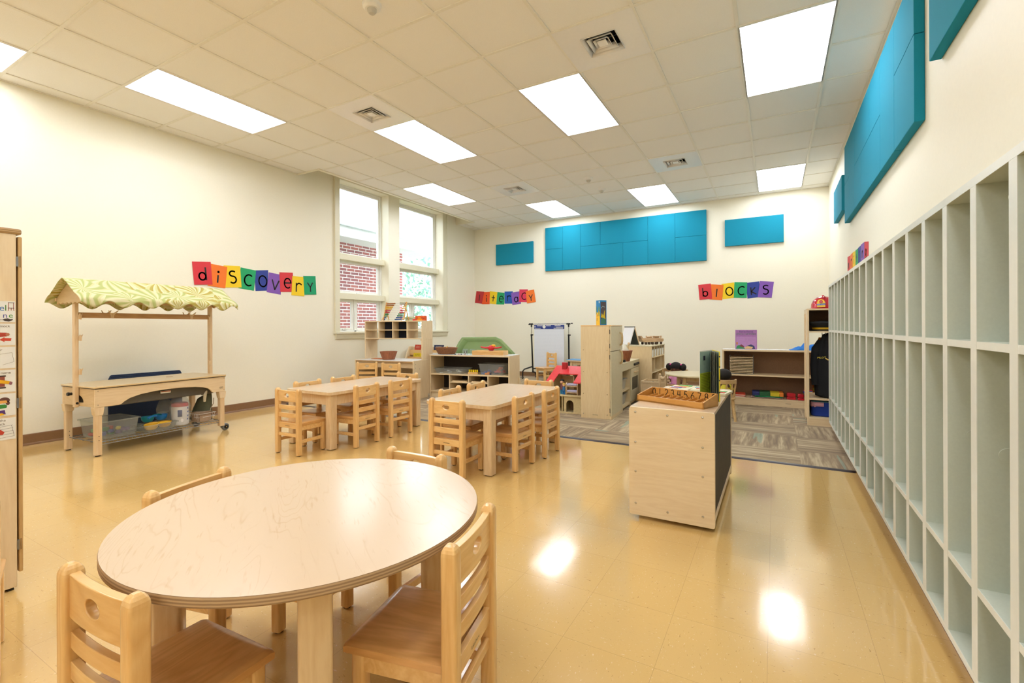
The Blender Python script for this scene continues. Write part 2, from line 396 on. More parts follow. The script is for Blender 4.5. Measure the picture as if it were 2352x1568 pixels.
# carpet tiles, quarter-turned
m, nt, b = nodes('carpet_tiles'); tc = N(nt, 'ShaderNodeTexCoord'); sp = N(nt, 'ShaderNodeSeparateXYZ'); nt.links.new(tc.outputs['Object'], sp.inputs[0])
CT = .587
ux = math_(nt, 'DIVIDE', math_(nt, 'ADD', sp.outputs[0], 20*CT-.17), CT); uy = math_(nt, 'DIVIDE', math_(nt, 'ADD', sp.outputs[1], 10*CT-4.63), CT)
par = math_(nt, 'MODULO', math_(nt, 'ADD', math_(nt, 'FLOOR', ux), math_(nt, 'FLOOR', uy)), 2)
cb = N(nt, 'ShaderNodeCombineXYZ'); nt.links.new(math_(nt, 'FLOOR', ux), cb.inputs[0]); nt.links.new(math_(nt, 'FLOOR', uy), cb.inputs[1])
wn = N(nt, 'ShaderNodeTexWhiteNoise', noise_dimensions='2D'); nt.links.new(cb.outputs[0], wn.inputs['Vector'])
def streak(sx, sy):
    mp = N(nt, 'ShaderNodeMapping'); nt.links.new(tc.outputs['Object'], mp.inputs[0]); mp.inputs['Scale'].default_value = (sx, sy, 1)
    cj = N(nt, 'ShaderNodeCombineXYZ'); nt.links.new(math_(nt, 'MULTIPLY', wn.outputs[0], 9), cj.inputs[2])
    a = N(nt, 'ShaderNodeVectorMath', operation='ADD'); nt.links.new(mp.outputs[0], a.inputs[0]); nt.links.new(cj.outputs[0], a.inputs[1]); return a.outputs[0]
sv = mix(nt, par, streak(1.1, 17), streak(17, 1.1))
s1 = noise(nt, sv, 1, 3, .65); s2 = noise(nt, sv, 3.1, 2, .6); s3 = noise(nt, sv, .45, 2)
ss = math_(nt, 'ADD', math_(nt, 'MULTIPLY', s1, .7), math_(nt, 'MULTIPLY', s2, .3))
cc = ramp(nt, ss, [(.36, '#755F44'), (.45, '#8C7454'), (.50, '#9C8562'), (.56, '#B49E79'), (.65, '#C9B793')])
tq = math_(nt, 'MULTIPLY', math_(nt, 'GREATER_THAN', s3, .68), .5)
nt.links.new(mix(nt, tq, cc, '#86A590'), b.inputs['Base Color'])
b.inputs['Roughness'].default_value = .95; b.inputs['Sheen Weight'].default_value = .2
fz = noise(nt, tc.outputs['Object'], 420, 2); bump(nt, b, fz, .35, .004); CARPET = m

# ------------------------------------------------------------------ setting
XL, XR, YB, YF = -5.9, .742, 8.9, -3.4
struct(MB().box(XL-.3, XR+.3, YF-.2, YB+.3, -.12, 0).build('floor', VCT))
struct(MB().box(XL, XR, 4.185, YB, .0005, .007).build('floor_carpet', CARPET))
struct(MB().prism([(4.155, 0), (4.19, 0), (4.19, .009), (4.18, .010), (4.16, .003)], XL, .5, 'x').build('trim_1', plain('dark_transition_strip', '#33282B', .35)))
HT = 3.75
wb = MB().box(XL-.3, XR+.3, YB, YB+.2, 0, HT); struct(wb.build('wall_back', PAINT))
struct(MB().box(XR, XR+.2, YF, YB, 0, HT).build('wall_right', PAINT))
struct(MB().box(XL-.3, XR+.3, YF-.2, YF, 0, HT).build('wall_front', PAINT))
# left wall with the window bay opening
WY0, WY1, WZ0, WZ1 = 5.10, 7.72, .972, 3.36
wl = MB()
wl.box(XL-.3, XL, YF, WY0, 0, HT).box(XL-.3, XL, WY1, YB, 0, HT).box(XL-.3, XL, WY0, WY1, 0, WZ0).box(XL-.3, XL, WY0, WY1, WZ1, HT)
struct(wl.build('wall_left', PAINT))
struct(MB().box(XL-.26, XL, 6.185, 6.46, WZ0, WZ1).build('trim_2', PAINT))          # pier between the two windows
# baseboards with a small toe
def bb(name, mb): struct(mb.build(name, BASEM, bevel=.003))
prof = lambda s, x: [(x, 0), (x+s*.016, 0), (x+s*.012, .012), (x+s*.006, .02), (x+s*.006, .098), (x+s*.002, .102), (x, .102)]
bb('baseboard_left', MB().prism([(p[0], p[1]) for p in prof(1, XL)], YF, YB, 'y'))
bb('baseboard_back', MB().prism([(p[0], p[1]) for p in prof(-1, YB)], XL+.02, XR, 'x'))
# ceiling: tiles, grid and the raised window pocket
T = .6096; GX, GY = -1.7547+T/2, 4.4358
PX, PY0, PY1, PZ = -5.47, 4.38, 8.2, 3.62
LX = [-1.7547, -1.7547-3*T, -1.7547+3*T]; LC = -1.7547-5*T
LIGHTS = [(LX[0], 4.4358), (LX[1], 4.4358), (LX[2], 4.4358), (LX[0], 4.4358+6*T), (LX[1], 4.4358+6*T), (LX[2], 4.4358+6*T),
          (LC, 4.4358+3*T), (LC, 4.4358-3*T), (LX[0], 4.4358-6*T), (LX[1], 4.4358-6*T), (LX[2], 4.4358-6*T), (LC-T, 4.4358-6*T), (LX[1], 4.4358-12*T), (LX[0], 4.4358-12*T), (LX[2], 4.4358-12*T)]  # last row of fixtures is unseen, added as fill from behind the camera
VENTS = [(-1.145, 3.521), (LX[1], 3.521), (-1.145, 6.569), (LX[1], 6.569)]
def taken(x, y):
    return any(abs(x-a) < .2 and abs(y-b_) < .5 for a, b_ in LIGHTS) or any(abs(x-a) < .2 and abs(y-b_) < .2 for a, b_ in VENTS)
xs = [GX+k*T for k in range(-8, 5)]; ys = [GY+(k)*T for k in range(-14, 9)]
ys = [4.4358-2*T/2+k*T for k in range(-13, 10)]
ct = MB(); gr = MB()
def clipcell(x0, x1, y0, y1):
    out = []
    for (a, b_, c_, d_) in ((PX, XR, YF, YB), (XL, PX, YF, PY0), (XL, PX, PY1, YB)):
        X0, X1, Y0, Y1 = max(x0, a), min(x1, b_), max(y0, c_), min(y1, d_)
        if X1-X0 > .005 and Y1-Y0 > .005: out.append((X0, X1, Y0, Y1))
    return out
for i in range(len(xs)-1):
    for j in range(len(ys)-1):
        cx, cy = (xs[i]+xs[i+1])/2, (ys[j]+ys[j+1])/2
        if taken(cx, cy): continue
        for c_ in clipcell(xs[i], xs[i+1], ys[j], ys[j+1]): ct.box(c_[0], c_[1], c_[2], c_[3], ZC+.004, ZC+.02)
ceil_o = struct(ct.build('ceiling', TILE))
H_ = .0125
for x in xs:
    for c_ in clipcell(x-H_, x+H_, YF, YB): gr.box(c_[0], c_[1], c_[2], c_[3], ZC-.003, ZC+.012)
def blocked(y, x0, x1):
    return any(x0 < a < x1 and abs(y-b_) < .1 for a, b_ in LIGHTS)
for y in ys:
    for i in range(len(xs)-1):
        if blocked(y, xs[i], xs[i+1]): continue
        for c_ in clipcell(xs[i]+H_, xs[i+1]-H_, y-H_, y+H_): gr.box(c_[0], c_[1], c_[2], c_[3], ZC-.0025, ZC+.012)
gr.build('ceiling_grid', TBAR, ceil_o)
# wall angle around the room
wa = MB()
wa.box(XL, XL+.02, YF, PY0, ZC-.004, ZC+.01).box(XR-.02, XR, YF, YB, ZC-.004, ZC+.01).box(XL, XR, YB-.02, YB, ZC-.004, ZC+.01)
wa.build('wall_angle', TBAR, ceil_o)
pk = MB()
pk.box(PX-.012, PX+.03, PY0-.012, PY1+.012, ZC-.012, PZ).box(XL, PX, PY0-.012, PY0+.01, ZC-.012, PZ).box(XL, PX, PY1-.01, PY1+.012, ZC-.012, PZ).box(XL-.02, PX+.02, PY0-.02, PY1+.02, PZ, PZ+.02)
pko = struct(pk.build('trim_3', PAINT))
struct(MB().box(XL-.4, XR+.4, YF-.3, YB+.3, HT, HT+.05).build('ceiling_deck', PAINT))

# windows: casing, sill, reveals and three rows of lights in each bay
cs = MB()
for y0, y1 in ((WY0-.09, WY0), (WY1, WY1+.12)):
    cs.box(XL, XL+.022, y0, y1, WZ0, 3.46)
    yb = y0-.012 if y0 < WY0 else y1
    cs.box(XL, XL+.032, yb, yb+.012, WZ0, 3.46)
cs.box(XL, XL+.022, WY0, WY1, WZ1+.0, 3.46)
struct(cs.build('trim_4', TRIM, bevel=.004))
sl = MB().box(XL-.26, XL+.06, WY0-.11, WY1+.16, .955, .985)
sl.prism([(XL, .955), (XL+.045, .955), (XL+.04, .935), (XL+.028, .915), (XL+.026, .885), (XL+.018, .872), (XL, .872)], WY0-.085, WY1+.135, 'y')
struct(sl.build('trim_5', TRIM, bevel=.004))
GLASS = pane_mat()
def window(name, y0, y1):
    xg = XL-.2
    fr = MB()
    def frame(a, b_, z0, z1, t, x0, x1): fr.box(x0, x1, a, a+t, z0, z1).box(x0, x1, b_-t, b_, z0, z1).box(x0, x1, a+t, b_-t, z0, z0+t).box(x0, x1, a+t, b_-t, z1-t, z1)
    frame(y0, y1, WZ0, WZ1, .035, xg-.06, xg+.03)
    o = struct(fr.build(name, SASH, bevel=.003))
    for z0, z1 in ((2.14, 2.235), (1.51, 1.605)):                      # painted transom rails stand proud of the sashes
        MB().box(xg-.05, xg+.11, y0-.02, y1+.0, z0, z1).build('transom_rail', TRIM, o, bevel=.004)
    ym = y0+(y1-y0)*.44
    rows = [((y0+.035, y1-.035), (2.235, WZ1-.035), .03, True), ((y0+.035, y1-.035), (1.605, 2.14), .042, False),
            ((y0+.035, ym-.02), (WZ0+.035, 1.51), .04, False), ((ym+.02, y1-.035), (WZ0+.035, 1.51), .04, False)]
    MB().box(xg-.05, xg+.03, ym-.02, ym+.02, WZ0, 1.51).build('mullion', SASH, o, bevel=.003)
    for (a, b_), (z0, z1), t, fixed in rows:
        fr = MB(); x0, x1 = xg-.03, xg+.015
        fr.box(x0, x1, a, a+t, z0, z1).box(x0, x1, b_-t, b_, z0, z1).box(x0, x1, a+t, b_-t, z0, z0+t).box(x0, x1, a+t, b_-t, z1-t, z1)
        s_ = fr.build('sash', SASH, o, bevel=.004)
        MB().box(xg-.012, xg-.006, a+t, b_-t, z0+t, z1-t).build('pane', GLASS, s_)
        if not fixed:
            cm = (a+b_)/2
            k = MB().box(xg+.015, xg+.035, cm-.035, cm+.035, z0+.008, z0+.028); k.tube([(xg+.03, cm, z0+.03), (xg+.045, cm+.02, z0+.036), (xg+.04, cm+.07, z0+.03)], .006, 8)
            k.build('crank', WHITE, s_, bevel=.002)
            MB().box(xg+.015, xg+.028, b_-.025, b_-.012, z0+.12, z0+.26).build('lock_lever', WHITE, s_, bevel=.003)
    return o
window('window_1', WY0+.0, 6.185); window('window_2', 6.46, WY1)

# ------------------------------------------------------------------ ceiling fixtures
LENS = emis('lamp_lens', '#F1F5FB', PANEL*1.53); REFL = emis('lamp_reflector', '#F1F5FB', PANEL*.56); HOUS = plain('lamp_housing', '#F4F1E8', .4)
def troffer(lab, x, y, first=[None]):
    if first[0]:
        o = dup(first[0], (x, y, ZC), 0, lab); return o
    t = thing('ceiling_light', lab, 'ceiling light', (x, y, ZC), 0, 'recessed ceiling lights'); first[0] = t
    W2, L2 = .292, .597
    f = MB()
    f.box(-.304, -W2, -.609, .609, -.003, .01).box(W2, .304, -.609, .609, -.003, .01).box(-W2, W2, -.609, -L2, -.003, .01).box(-W2, W2, L2, .609, -.003, .01)
    f.box(-.304, .304, -.609, .609, .12, .13).box(-.304, -.294, -.609, .609, .01, .12).box(.294, .304, -.609, .609, .01, .12).box(-.294, .294, -.609, -.599, .01, .12).box(-.294, .294, .599, .609, .01, .12)
    f.build('frame', HOUS, t)
    r = MB()
    r.grid(lambda u, v: (-.292+.584*u, -.597+1.194*v, .012+.085*(1-abs(2*u-1)**1.7)*min(1, min(v, 1-v)*9)**.5), 20, 24)
    r.build('reflector', REFL, t)
    l_ = MB(); n = 12
    pr = [(.085*math.cos(PI+PI*i/n), .055+.048*math.sin(PI+PI*i/n)) for i in range(n+1)]
    l_.prism(pr, -.56, .56, 'y'); l_.build('lens', LENS, t)
    return t
LL = ['recessed ceiling light at the centre top, between two square vents',
      'recessed ceiling light touching the vent left of centre', 'largest ceiling light, top right by the big teal wall panel',
      'far ceiling light above the right end of the big teal back panel', 'far ceiling light above the small left teal back panel',
      'far right ceiling light beside the right wall above the word blocks', 'ceiling light beside the window pocket', 'long ceiling light over the market stall at upper left']
LL += ['ceiling light behind the camera']*3+['ceiling light cut off by the left edge of the photo']+['ceiling light behind the camera']*3  # those behind the camera are unseen, added to balance the light
for q, (p, lab) in enumerate(zip(LIGHTS, LL)): troffer(lab, *p)
VPAINT = plain('vent_paint', '#F7F5F3', .22, var=.01)
v0 = None
for lab, p in zip(('square ceiling vent nearest, at top right of centre', 'square ceiling vent touching a light left of centre', 'far square ceiling vent to the right, before the far lights', 'far square ceiling vent to the left, above the literacy corner'), VENTS):
    if v0: dup(v0, (p[0], p[1], ZC), 0, lab); continue
    v0 = thing('ceiling_vent', lab, 'vent', (p[0], p[1], ZC), 0, 'square ceiling vents')
    o = rrect(-.3, .3, -.3, .3, .004, 2); i_ = rrect(-.13, .13, -.13, .13, .004, 2)
    MB().ring(o, i_, -.004, .008).build('plate', VPAINT, v0)
    MB().box(-.15, .15, -.15, .15, .085, .1).build('duct', plain('duct_black', '#0B0B0B', .9), v0)
    for k in range(3):
        a = .135-.038*k; b_ = a-.028
        l_ = MB(); pts = lambda r, z: [(-r, -r, z), (r, -r, z), (r, r, z), (-r, r, z)]
        z0, z1 = -.012+.004*k, .03
        for qd in range(4):
            A, B = pts(a*1.0, z1), pts(b_, z0)
            A, B = pts(b_+.002, z1), pts(a, z0)
            e = (qd+1) % 4; l_.add([A[qd], A[e], B[e], B[qd]], [(0, 1, 2, 3)])
        l_.build('louver', VPAINT, v0, thick=.003)
    MB().box(-.035, .035, -.035, .035, -.006, .004).build('core', VPAINT, v0, bevel=.002)
    MB().box(-.13, .13, -.004, .004, .03, .05).box(-.004, .004, -.13, .13, .03, .05).build('brace', GREYM, v0)
d0 = None
for lab, p in (('round smoke detector at the top edge of the ceiling', (-2.366, 2.33)), ('round ceiling smoke detector nearer of the far pair', (-2.38, 6.627)), ('round ceiling smoke detector, farther of the far pair', (-2.39, 7.257))):
    if d0: dup(d0, (p[0], p[1], ZC), 0, lab); continue
    d0 = thing('smoke_detector', lab, 'smoke detector', (p[0], p[1], ZC), 0, 'smoke detectors')
    MB().lathe([(0, -.03), (.045, -.03), (.06, -.018), (.065, .004)]).build('body', WHITE, d0)
    MB().lathe([(0, -.06), (.02, -.058), (.03, -.045), (.032, -.028)]).build('sensor', plain('sensor_grey', '#C9C5BA', .4), d0)

# ------------------------------------------------------------------ acoustic panels
def seams_panel(name, lab, F, w_, h_, t, rects, loc):
    """upholstered panel made of butted felt boards"""
    th_ = thing(name, lab, 'acoustic panel', loc, 0, 'teal wall panels')
    for x0, x1, z0, z1 in rects:
        g = .0012; mb = MB(); f2 = Frame(Vector(F.O)-Vector(loc), F.R, F.U)
        f2.poly(mb, [(x0+g, z0+g), (x1-g, z0+g), (x1-g, z1-g), (x0+g, z1-g)], .001, t)
        mb.build('felt_board', TEAL, th_, bevel=.004)
    return th_
w3 = 3.09; q = w3/8
RB = [(0, q, .445, .89), (0, q, 0, .445), (q, 2*q, 0, .89), (2*q, 3.05*q, .445, .89), (3.05*q, 5.4*q, .445, .89), (2*q, 4.2*q, 0, .445), (4.2*q, 5.4*q, 0, .445), (5.4*q, 6.65*q, 0, .89), (6.65*q, 8*q, .445, .89), (6.65*q, 8*q, 0, .445)]
fb = Frame((-4.125, YB, 2.195), (1, 0, 0), (0, 0, 1))
seams_panel('acoustic_panel', 'largest teal felt panel on the back wall', fb, w3, .89, .045, RB, (-4.125, YB, 2.195))
fb = Frame((-5.312, YB, 2.396), (1, 0, 0), (0, 0, 1)); seams_panel('acoustic_panel', 'small teal panel on the back wall left of the large one', fb, .905, .45, .045, [(0, .905, 0, .45)], (-5.312, YB, 2.396))
fb = Frame((-.744, YB, 2.412), (1, 0, 0), (0, 0, 1)); seams_panel('acoustic_panel', 'small teal panel on the back wall above the word blocks', fb, .874, .452, .045, [(0, .874, 0, .452)], (-.744, YB, 2.412))
fr_ = Frame((XR, 6.54, 2.21), (0, -1, 0), (0, 0, 1)); L_ = 3.07; q = L_/8
RR = [(0, q, .43, .86), (0, q, 0, .43), (q, 2*q, 0, .86), (2*q, 4.2*q, .43, .86), (2*q, 3.05*q, 0, .43), (3.05*q, 5.4*q, 0, .43), (4.2*q, 5.4*q, .43, .86), (5.4*q, 6.65*q, 0, .86), (6.65*q, 8*q, .5, .86), (6.65*q, 8*q, 0, .5)]
seams_panel('acoustic_panel', 'long teal felt panel high on the right wall', fr_, L_, .86, .05, RR, (XR, 6.54, 2.21))
fr_ = Frame((XR, 7.66, 2.416), (0, -1, 0), (0, 0, 1)); seams_panel('acoustic_panel', 'small teal panel on the right wall near the far corner', fr_, .85, .42, .05, [(0, .85, 0, .42)], (XR, 7.66, 2.416))
fr_ = Frame((XR, 3.17, 2.403), (0, -1, 0), (0, 0, 1)); seams_panel('acoustic_panel', 'teal panel cut off by the top right corner of the photo', fr_, .9, .44, .05, [(0, .9, 0, .44)], (XR, 3.17, 2.403))

# ------------------------------------------------------------------ cubby lockers along the right wall
LOCK = plain('sage_laminate', '#C9CFC0', .4, var=.025, vs=150); LEDGE = plain('sage_edge_band', '#E4E6DC', .35, var=.015)
lk = thing('cubby_lockers', 'long bank of sage grey open cubby lockers along the right wall', 'lockers', (0, 0, 0))
X0, X1 = .4622, XR-.004; D0 = 5.632; NP = 21; PD = .2437
def board(name, x0, x1, y0, y1, z0, z1, lab=None):
    mb = MB().mat(LOCK).box(x0+.0015, x1, y0, y1, z0, z1).mat(LEDGE).box(x0, x0+.0016, y0, y1, z0, z1)
    return mb.build(name, None, lk, label=lab)
YN = D0-PD*NP
board('top_board', X0, X1, YN-.04, D0, 1.427, 1.45)
board('base_board', X0, X1, YN-.04, D0, .098, .118)
MB().box(X1-.008, X1, YN-.04, D0, .118, 1.427).build('back_panel', LOCK, lk)
MB().box(X0+.045, X1, YN-.04, D0, 0, .098).build('toe_kick', BASEM, lk, label='brown rubber toe kick')
for i in range(NP+1):
    y = D0-.021-PD*i
    dv = MB().mat(LOCK).box(X0+.0015, X1-.008, y-.021, y+.021, .118, 1.427).mat(LEDGE).box(X0, X0+.0016, y-.021, y+.021, .1185, 1.4265)
    dvo = dv.build('divider', None, lk)
    for z, xx in ((1.385, .08), (.72, .06), (.17, .1)):
        MB().cyl((X0+xx, y-.0205, z), (X0+xx, y-.0245, z), .0185, n=24).build('screw_cap', LOCK, dvo)
for i in range(NP):
    y1 = D0-.042-PD*i; y0 = y1-(PD-.042)
    board('shelf', X0+.0005, X1-.008, y0, y1, .993, 1.013); board('shelf', X0+.0005, X1-.008, y0, y1, .344, .363)
# ------------------------------------------------------------------ children's chairs
def make_chair(lab):
    t = thing('child_chair', lab, 'chair')
    for sx in (-1, 1):
        x = sx*.1315; lg = MB()
        lg.prism(rrect(x-.0185, x+.0185, -.02, .02, .007, 3), .006, .525, 'z')
        for k in range(5):                                     # domed cap
            a0, a1 = PI/2*k/5, PI/2*(k+1)/5
            o = rrect(x-.0185*math.cos(a0)-1e-4, x+.0185*math.cos(a0)+1e-4, -.02*math.cos(a0)-1e-4, .02*math.cos(a0)+1e-4, .007*math.cos(a0), 3)
            i = rrect(x-.0185*math.cos(a1)-1e-4, x+.0185*math.cos(a1)+1e-4, -.02*math.cos(a1)-1e-4, .02*math.cos(a1)+1e-4, .007*math.cos(a1), 3)
            n = len(o); z0, z1 = .525+.027*math.sin(a0), .525+.027*math.sin(a1)
            lg.add([(p[0], p[1], z0) for p in o]+[(p[0], p[1], z1) for p in i], [(q, (q+1) % n, (q+1) % n+n, q+n) for q in range(n)])
        lo = lg.build('back_post', HONEY, t, angle=50)
        MB().cyl((x, 0, 0), (x, 0, .007), .014).build('glide', BLACK, lo)
        lg = MB().prism(rrect(sx*.122-.0185, sx*.122+.0185, .232, .268, .007, 3), .006, .248, 'z'); lo = lg.build('front_leg', HONEY, t, angle=50)
        MB().cyl((sx*.122, .25, 0), (sx*.122, .25, .007), .014).build('glide', BLACK, lo)
    bow = lambda x: -.009*(1-(x/.13)**2)+.002
    def bent(mb):
        mb.v = [(p[0], p[1]+bow(p[0]), p[2]) for p in mb.v]; return mb
    # top rail with an oval grip hole
    z0, z1 = .441, .533; n = 48
    hole = ell(0, .492, .029, .0185, n); outer = rect_for(hole, -.116, .116, z0, z1)
    bent(MB().ring(outer, hole, -.010, .010, 'y')).build('top_rail', HONEYX, t, bevel=.003)
    def slat(name, za, zb, th_, bwd=True, x=.116):
        m_ = MB(); k = 12
        for i in range(k): pass
        m_.grid(lambda u, v: (-x+2*x*u, [-th_, th_, th_, -th_, -th_][round(v*4)], [za, za, zb, zb, za][round(v*4)]), 14, 4)
        m_.add([(-x, -th_, za), (-x, th_, za), (-x, th_, zb), (-x, -th_, zb)], [(0, 1, 2, 3)]); m_.add([(x, -th_, za), (x, th_, za), (x, th_, zb), (x, -th_, zb)], [(0, 1, 2, 3)])
        if bwd: bent(m_)
        return m_.build(name, HONEYX, t, bevel=.002)
    slat('back_slat', .374, .410, .008); slat('back_slat', .308, .346, .008)
    br = slat('seat_rail', .220, .264, .009, False)
    tx = MB(); Frame((0, -.0095, .236), (1, 0, 0), (0, 0, 1)).text(tx, 'Lakeshore', 0, 0, .0095, .0006, .055); tx.build('stamp', INK, br)
    MB().box(-.116, .116, -.008, .008, .150, .178).build('back_stretcher', HONEYX, t, bevel=.003)
    MB().box(-.106, .106, .242, .258, .205, .246).build('front_apron', HONEYX, t, bevel=.002)
    for sx in (-1, 1):
        x = sx*.127
        MB().box(x-.009, x+.009, .018, .234, .205, .246).build('side_apron', HONEYX, t, bevel=.002)
        MB().box(x-.008, x+.008, .018, .234, .10, .128).build('side_stretcher', HONEYX, t, bevel=.003)
    # dished seat with eased front edge
    sm = MB(); W = 28
    def top(u, v):
        x = -.144+.288*u; y = .014+.274*v
        if y < .02 and abs(x) > .11: pass
        d = -.007*math.exp(-((x*1.5)**2+((y-.13)*1.3)**2)/.012)
        e = min(u, 1-u)*.288; f = (1-v)*.274
        rnd = 0
        for q in (e, f):
            if q < .012: rnd += -.005*(1-q/.012)**2
        return (x, y, .272+d+rnd)
    sm.grid(top, W, 24)
    out = [top(i/W, 0) for i in range(W+1)]+[top(1, j/24) for j in range(1, 25)]+[top(1-i/W, 1) for i in range(1, W+1)]+[top(0, 1-j/24) for j in range(1, 24)]
    n = len(out); sm.add(out+[(p[0]*.985, p[1], .247) for p in out], [(i, (i+1) % n, (i+1) % n+n, i+n) for i in range(n)]+[tuple(range(n, 2*n))])
    sm.build('seat', HONEYS, t, angle=40)
    return t
CH = [
 ('small wooden chair in front at lower left, back cut off by the bottom edge', (-1.20, .43), 2.5, 'chairs at the round table'),
 ('small wooden chair at right of the round table, nearest the open floor', (-.69, 1.022), 102.4, 'chairs at the round table'),
 ('wooden chair at the far left rim of the round table, only its top rail showing', (-1.725, .861), -76.9, 'chairs at the round table'),
 ('wooden chair behind the round table facing the camera', (-1.29, 1.504), 179.3, 'chairs at the round table'),
 ('wooden chair at the near end of the left long table, back to camera', (-3.54, 2.526), 1, 'chairs at the left table'),
 ('wooden chair on the right side of the left long table, nearer one', (-3.205, 3.074), 93, 'chairs at the left table'),
 ('wooden chair on the right side of the left long table, farther one', (-3.21, 3.52), 88, 'chairs at the left table'),
 ('wooden chair on the wall side of the left long table, nearer one', (-3.937, 3.02), -89, 'chairs at the left table'),
 ('wooden chair on the wall side of the left long table, farther one', (-3.945, 3.46), -92, 'chairs at the left table'),
 ('wooden chair at the far end of the left long table, half hidden', (-3.60, 4.06), 178, 'chairs at the left table'),
 ('wooden chair at the near end of the middle long table, back to camera', (-2.02, 2.69), 0, 'chairs at the middle table'),
 ('wooden chair on the right side of the middle long table, nearer one', (-1.648, 3.145), 89, 'chairs at the middle table'),
 ('wooden chair on the right side of the middle long table, farther one', (-1.617, 3.575), 91, 'chairs at the middle table'),
 ('wooden chair on the left side of the middle long table, nearer one', (-2.385, 3.22), -87, 'chairs at the middle table'),
 ('wooden chair on the left side of the middle long table, farther one', (-2.405, 3.65), -85, 'chairs at the middle table'),
 ('wooden chair at the far end of the middle long table', (-1.99, 4.11), 179, 'chairs at the middle table'),
 ('left of two wooden chairs pushed under the hutch desk', (-5.13, 4.93), 33, 'chairs at the desk'),
 ('right of two wooden chairs pushed under the hutch desk', (-4.72, 4.985), 12, 'chairs at the desk'),
 ('pale wooden chair standing before the white flip chart', (-3.76, 8.35), 150, None),
 ('wooden chair at the left edge of the photo, almost wholly cut off', (-2.082, .342), 72.5, None),
]
c0_ = None
for lab, p, rz, g in CH:
    z = .007 if p[1] > 4.45 else 0
    if c0_ is None:
        c0_ = make_chair(lab); c0_.location = (p[0], p[1], z); c0_.rotation_euler.z = math.radians(rz); c0_['group'] = g
    else:
        k = dup(c0_, (p[0], p[1], z), rz, lab, g)
        if g is None and 'group' in k: del k['group']

# ------------------------------------------------------------------ tables
def rect_table(lab, x, y):
    t = thing('activity_table', lab, 'table', (x, y, 0), 0, 'long activity tables'); W, L = .305, .61
    o = MB(); o.mat(MAPLE)
    pts = rrect(-W, W, -L, L, .055, 6); n = len(pts)
    o.add([(p[0], p[1], .4995) for p in pts], [tuple(range(n))])
    o.mat(MAPLEL); o.add([(p[0], p[1], .4995) for p in pts]+[(p[0], p[1], .472) for p in pts], [(i, (i+1) % n, (i+1) % n+n, i+n) for i in range(n)]+[tuple(range(n, 2*n))])
    o.build('tabletop', None, t, bevel=.005)
    for a, b_, c_, d in ((-W+.09, W-.09, -L+.03, -L+.05), (-W+.09, W-.09, L-.05, L-.03)): MB().box(a, b_, c_, d, .385, .472).build('apron', MAPLEL, t, bevel=.002)
    for sx in (-1, 1): MB().box(sx*(W-.04)-.01, sx*(W-.04)+.01, -L+.09, L-.09, .385, .472).build('apron', MAPLEL, t, bevel=.002)
    for sx in (-1, 1):
        for sy in (-1, 1):
            x_, y_ = sx*(W-.055), sy*(L-.055)
            l_ = MB().prism(rrect(x_-.035, x_+.035, y_-.035, y_+.035, .009, 3), .006, .472, 'z').build('leg', MAPLEL, t, angle=50)
            MB().box(x_-.026, x_+.026, y_-.026, y_+.026, 0, .007).build('glide', BLACK, l_)
    return t
ta = rect_table('long maple table on the left, beside the plain wall', -3.60, 3.36)
dup(ta, (-2.025, 3.42, 0), 0, 'long maple table in the middle, behind the round table')
t = thing('round_table', 'big round maple table in the foreground with plywood edge', 'table', (-1.202, .941, 0), 54)
ZT = .53
R = .487; pts = ell(0, 0, R, R, 96); n = 96
pe = ply('round_plywood_edge', '#BFA07A', '#97795A', .4)
tp = MB(); tp.mat(MAPLE).add([(p[0], p[1], ZT) for p in pts], [tuple(range(n))])
tp.mat(pe).add([(p[0], p[1], ZT) for p in pts]+[(p[0]*1.003, p[1]*1.003, ZT-.004) for p in pts]+[(p[0]*1.003, p[1]*1.003, ZT-.02) for p in pts]+[(p[0]*.995, p[1]*.995, ZT-.024) for p in pts],
   [(k*n+i, k*n+(i+1) % n, (k+1)*n+(i+1) % n, (k+1)*n+i) for k in range(3) for i in range(n)]+[tuple(range(3*n, 4*n))])
tp.build('tabletop', None, t)
c_, s_ = math.cos, math.sin
for k in range(4):
    a = math.atan2(-.61, .79)-math.radians(54)+k*PI/2
    M = Matrix.Translation((.36*c_(a), .36*s_(a), 0)) @ Matrix.Rotation(a, 4, 'Z')
    l_ = MB().at(M).prism(rrect(-.032, .032, -.037, .037, .008, 3), .006, ZT-.024, 'z').build('leg', MAPLEL, t, angle=50)
    MB().at(M).box(-.022, .022, -.026, .026, 0, .007).build('glide', BLACK, l_)
    a2 = a+PI/2; p0 = Vector((.345*c_(a), .345*s_(a), 0)); p1 = Vector((.345*c_(a2), .345*s_(a2), 0)); d = p1-p0; L_ = d.length
    M = Matrix.Translation((p0+p1)/2) @ Matrix.Rotation(math.atan2(d.y, d.x), 4, 'Z')
    MB().at(M).box(-L_/2+.03, L_/2-.03, -.01, .01, ZT-.115, ZT-.024).build('apron', HONEYX, t, bevel=.002)

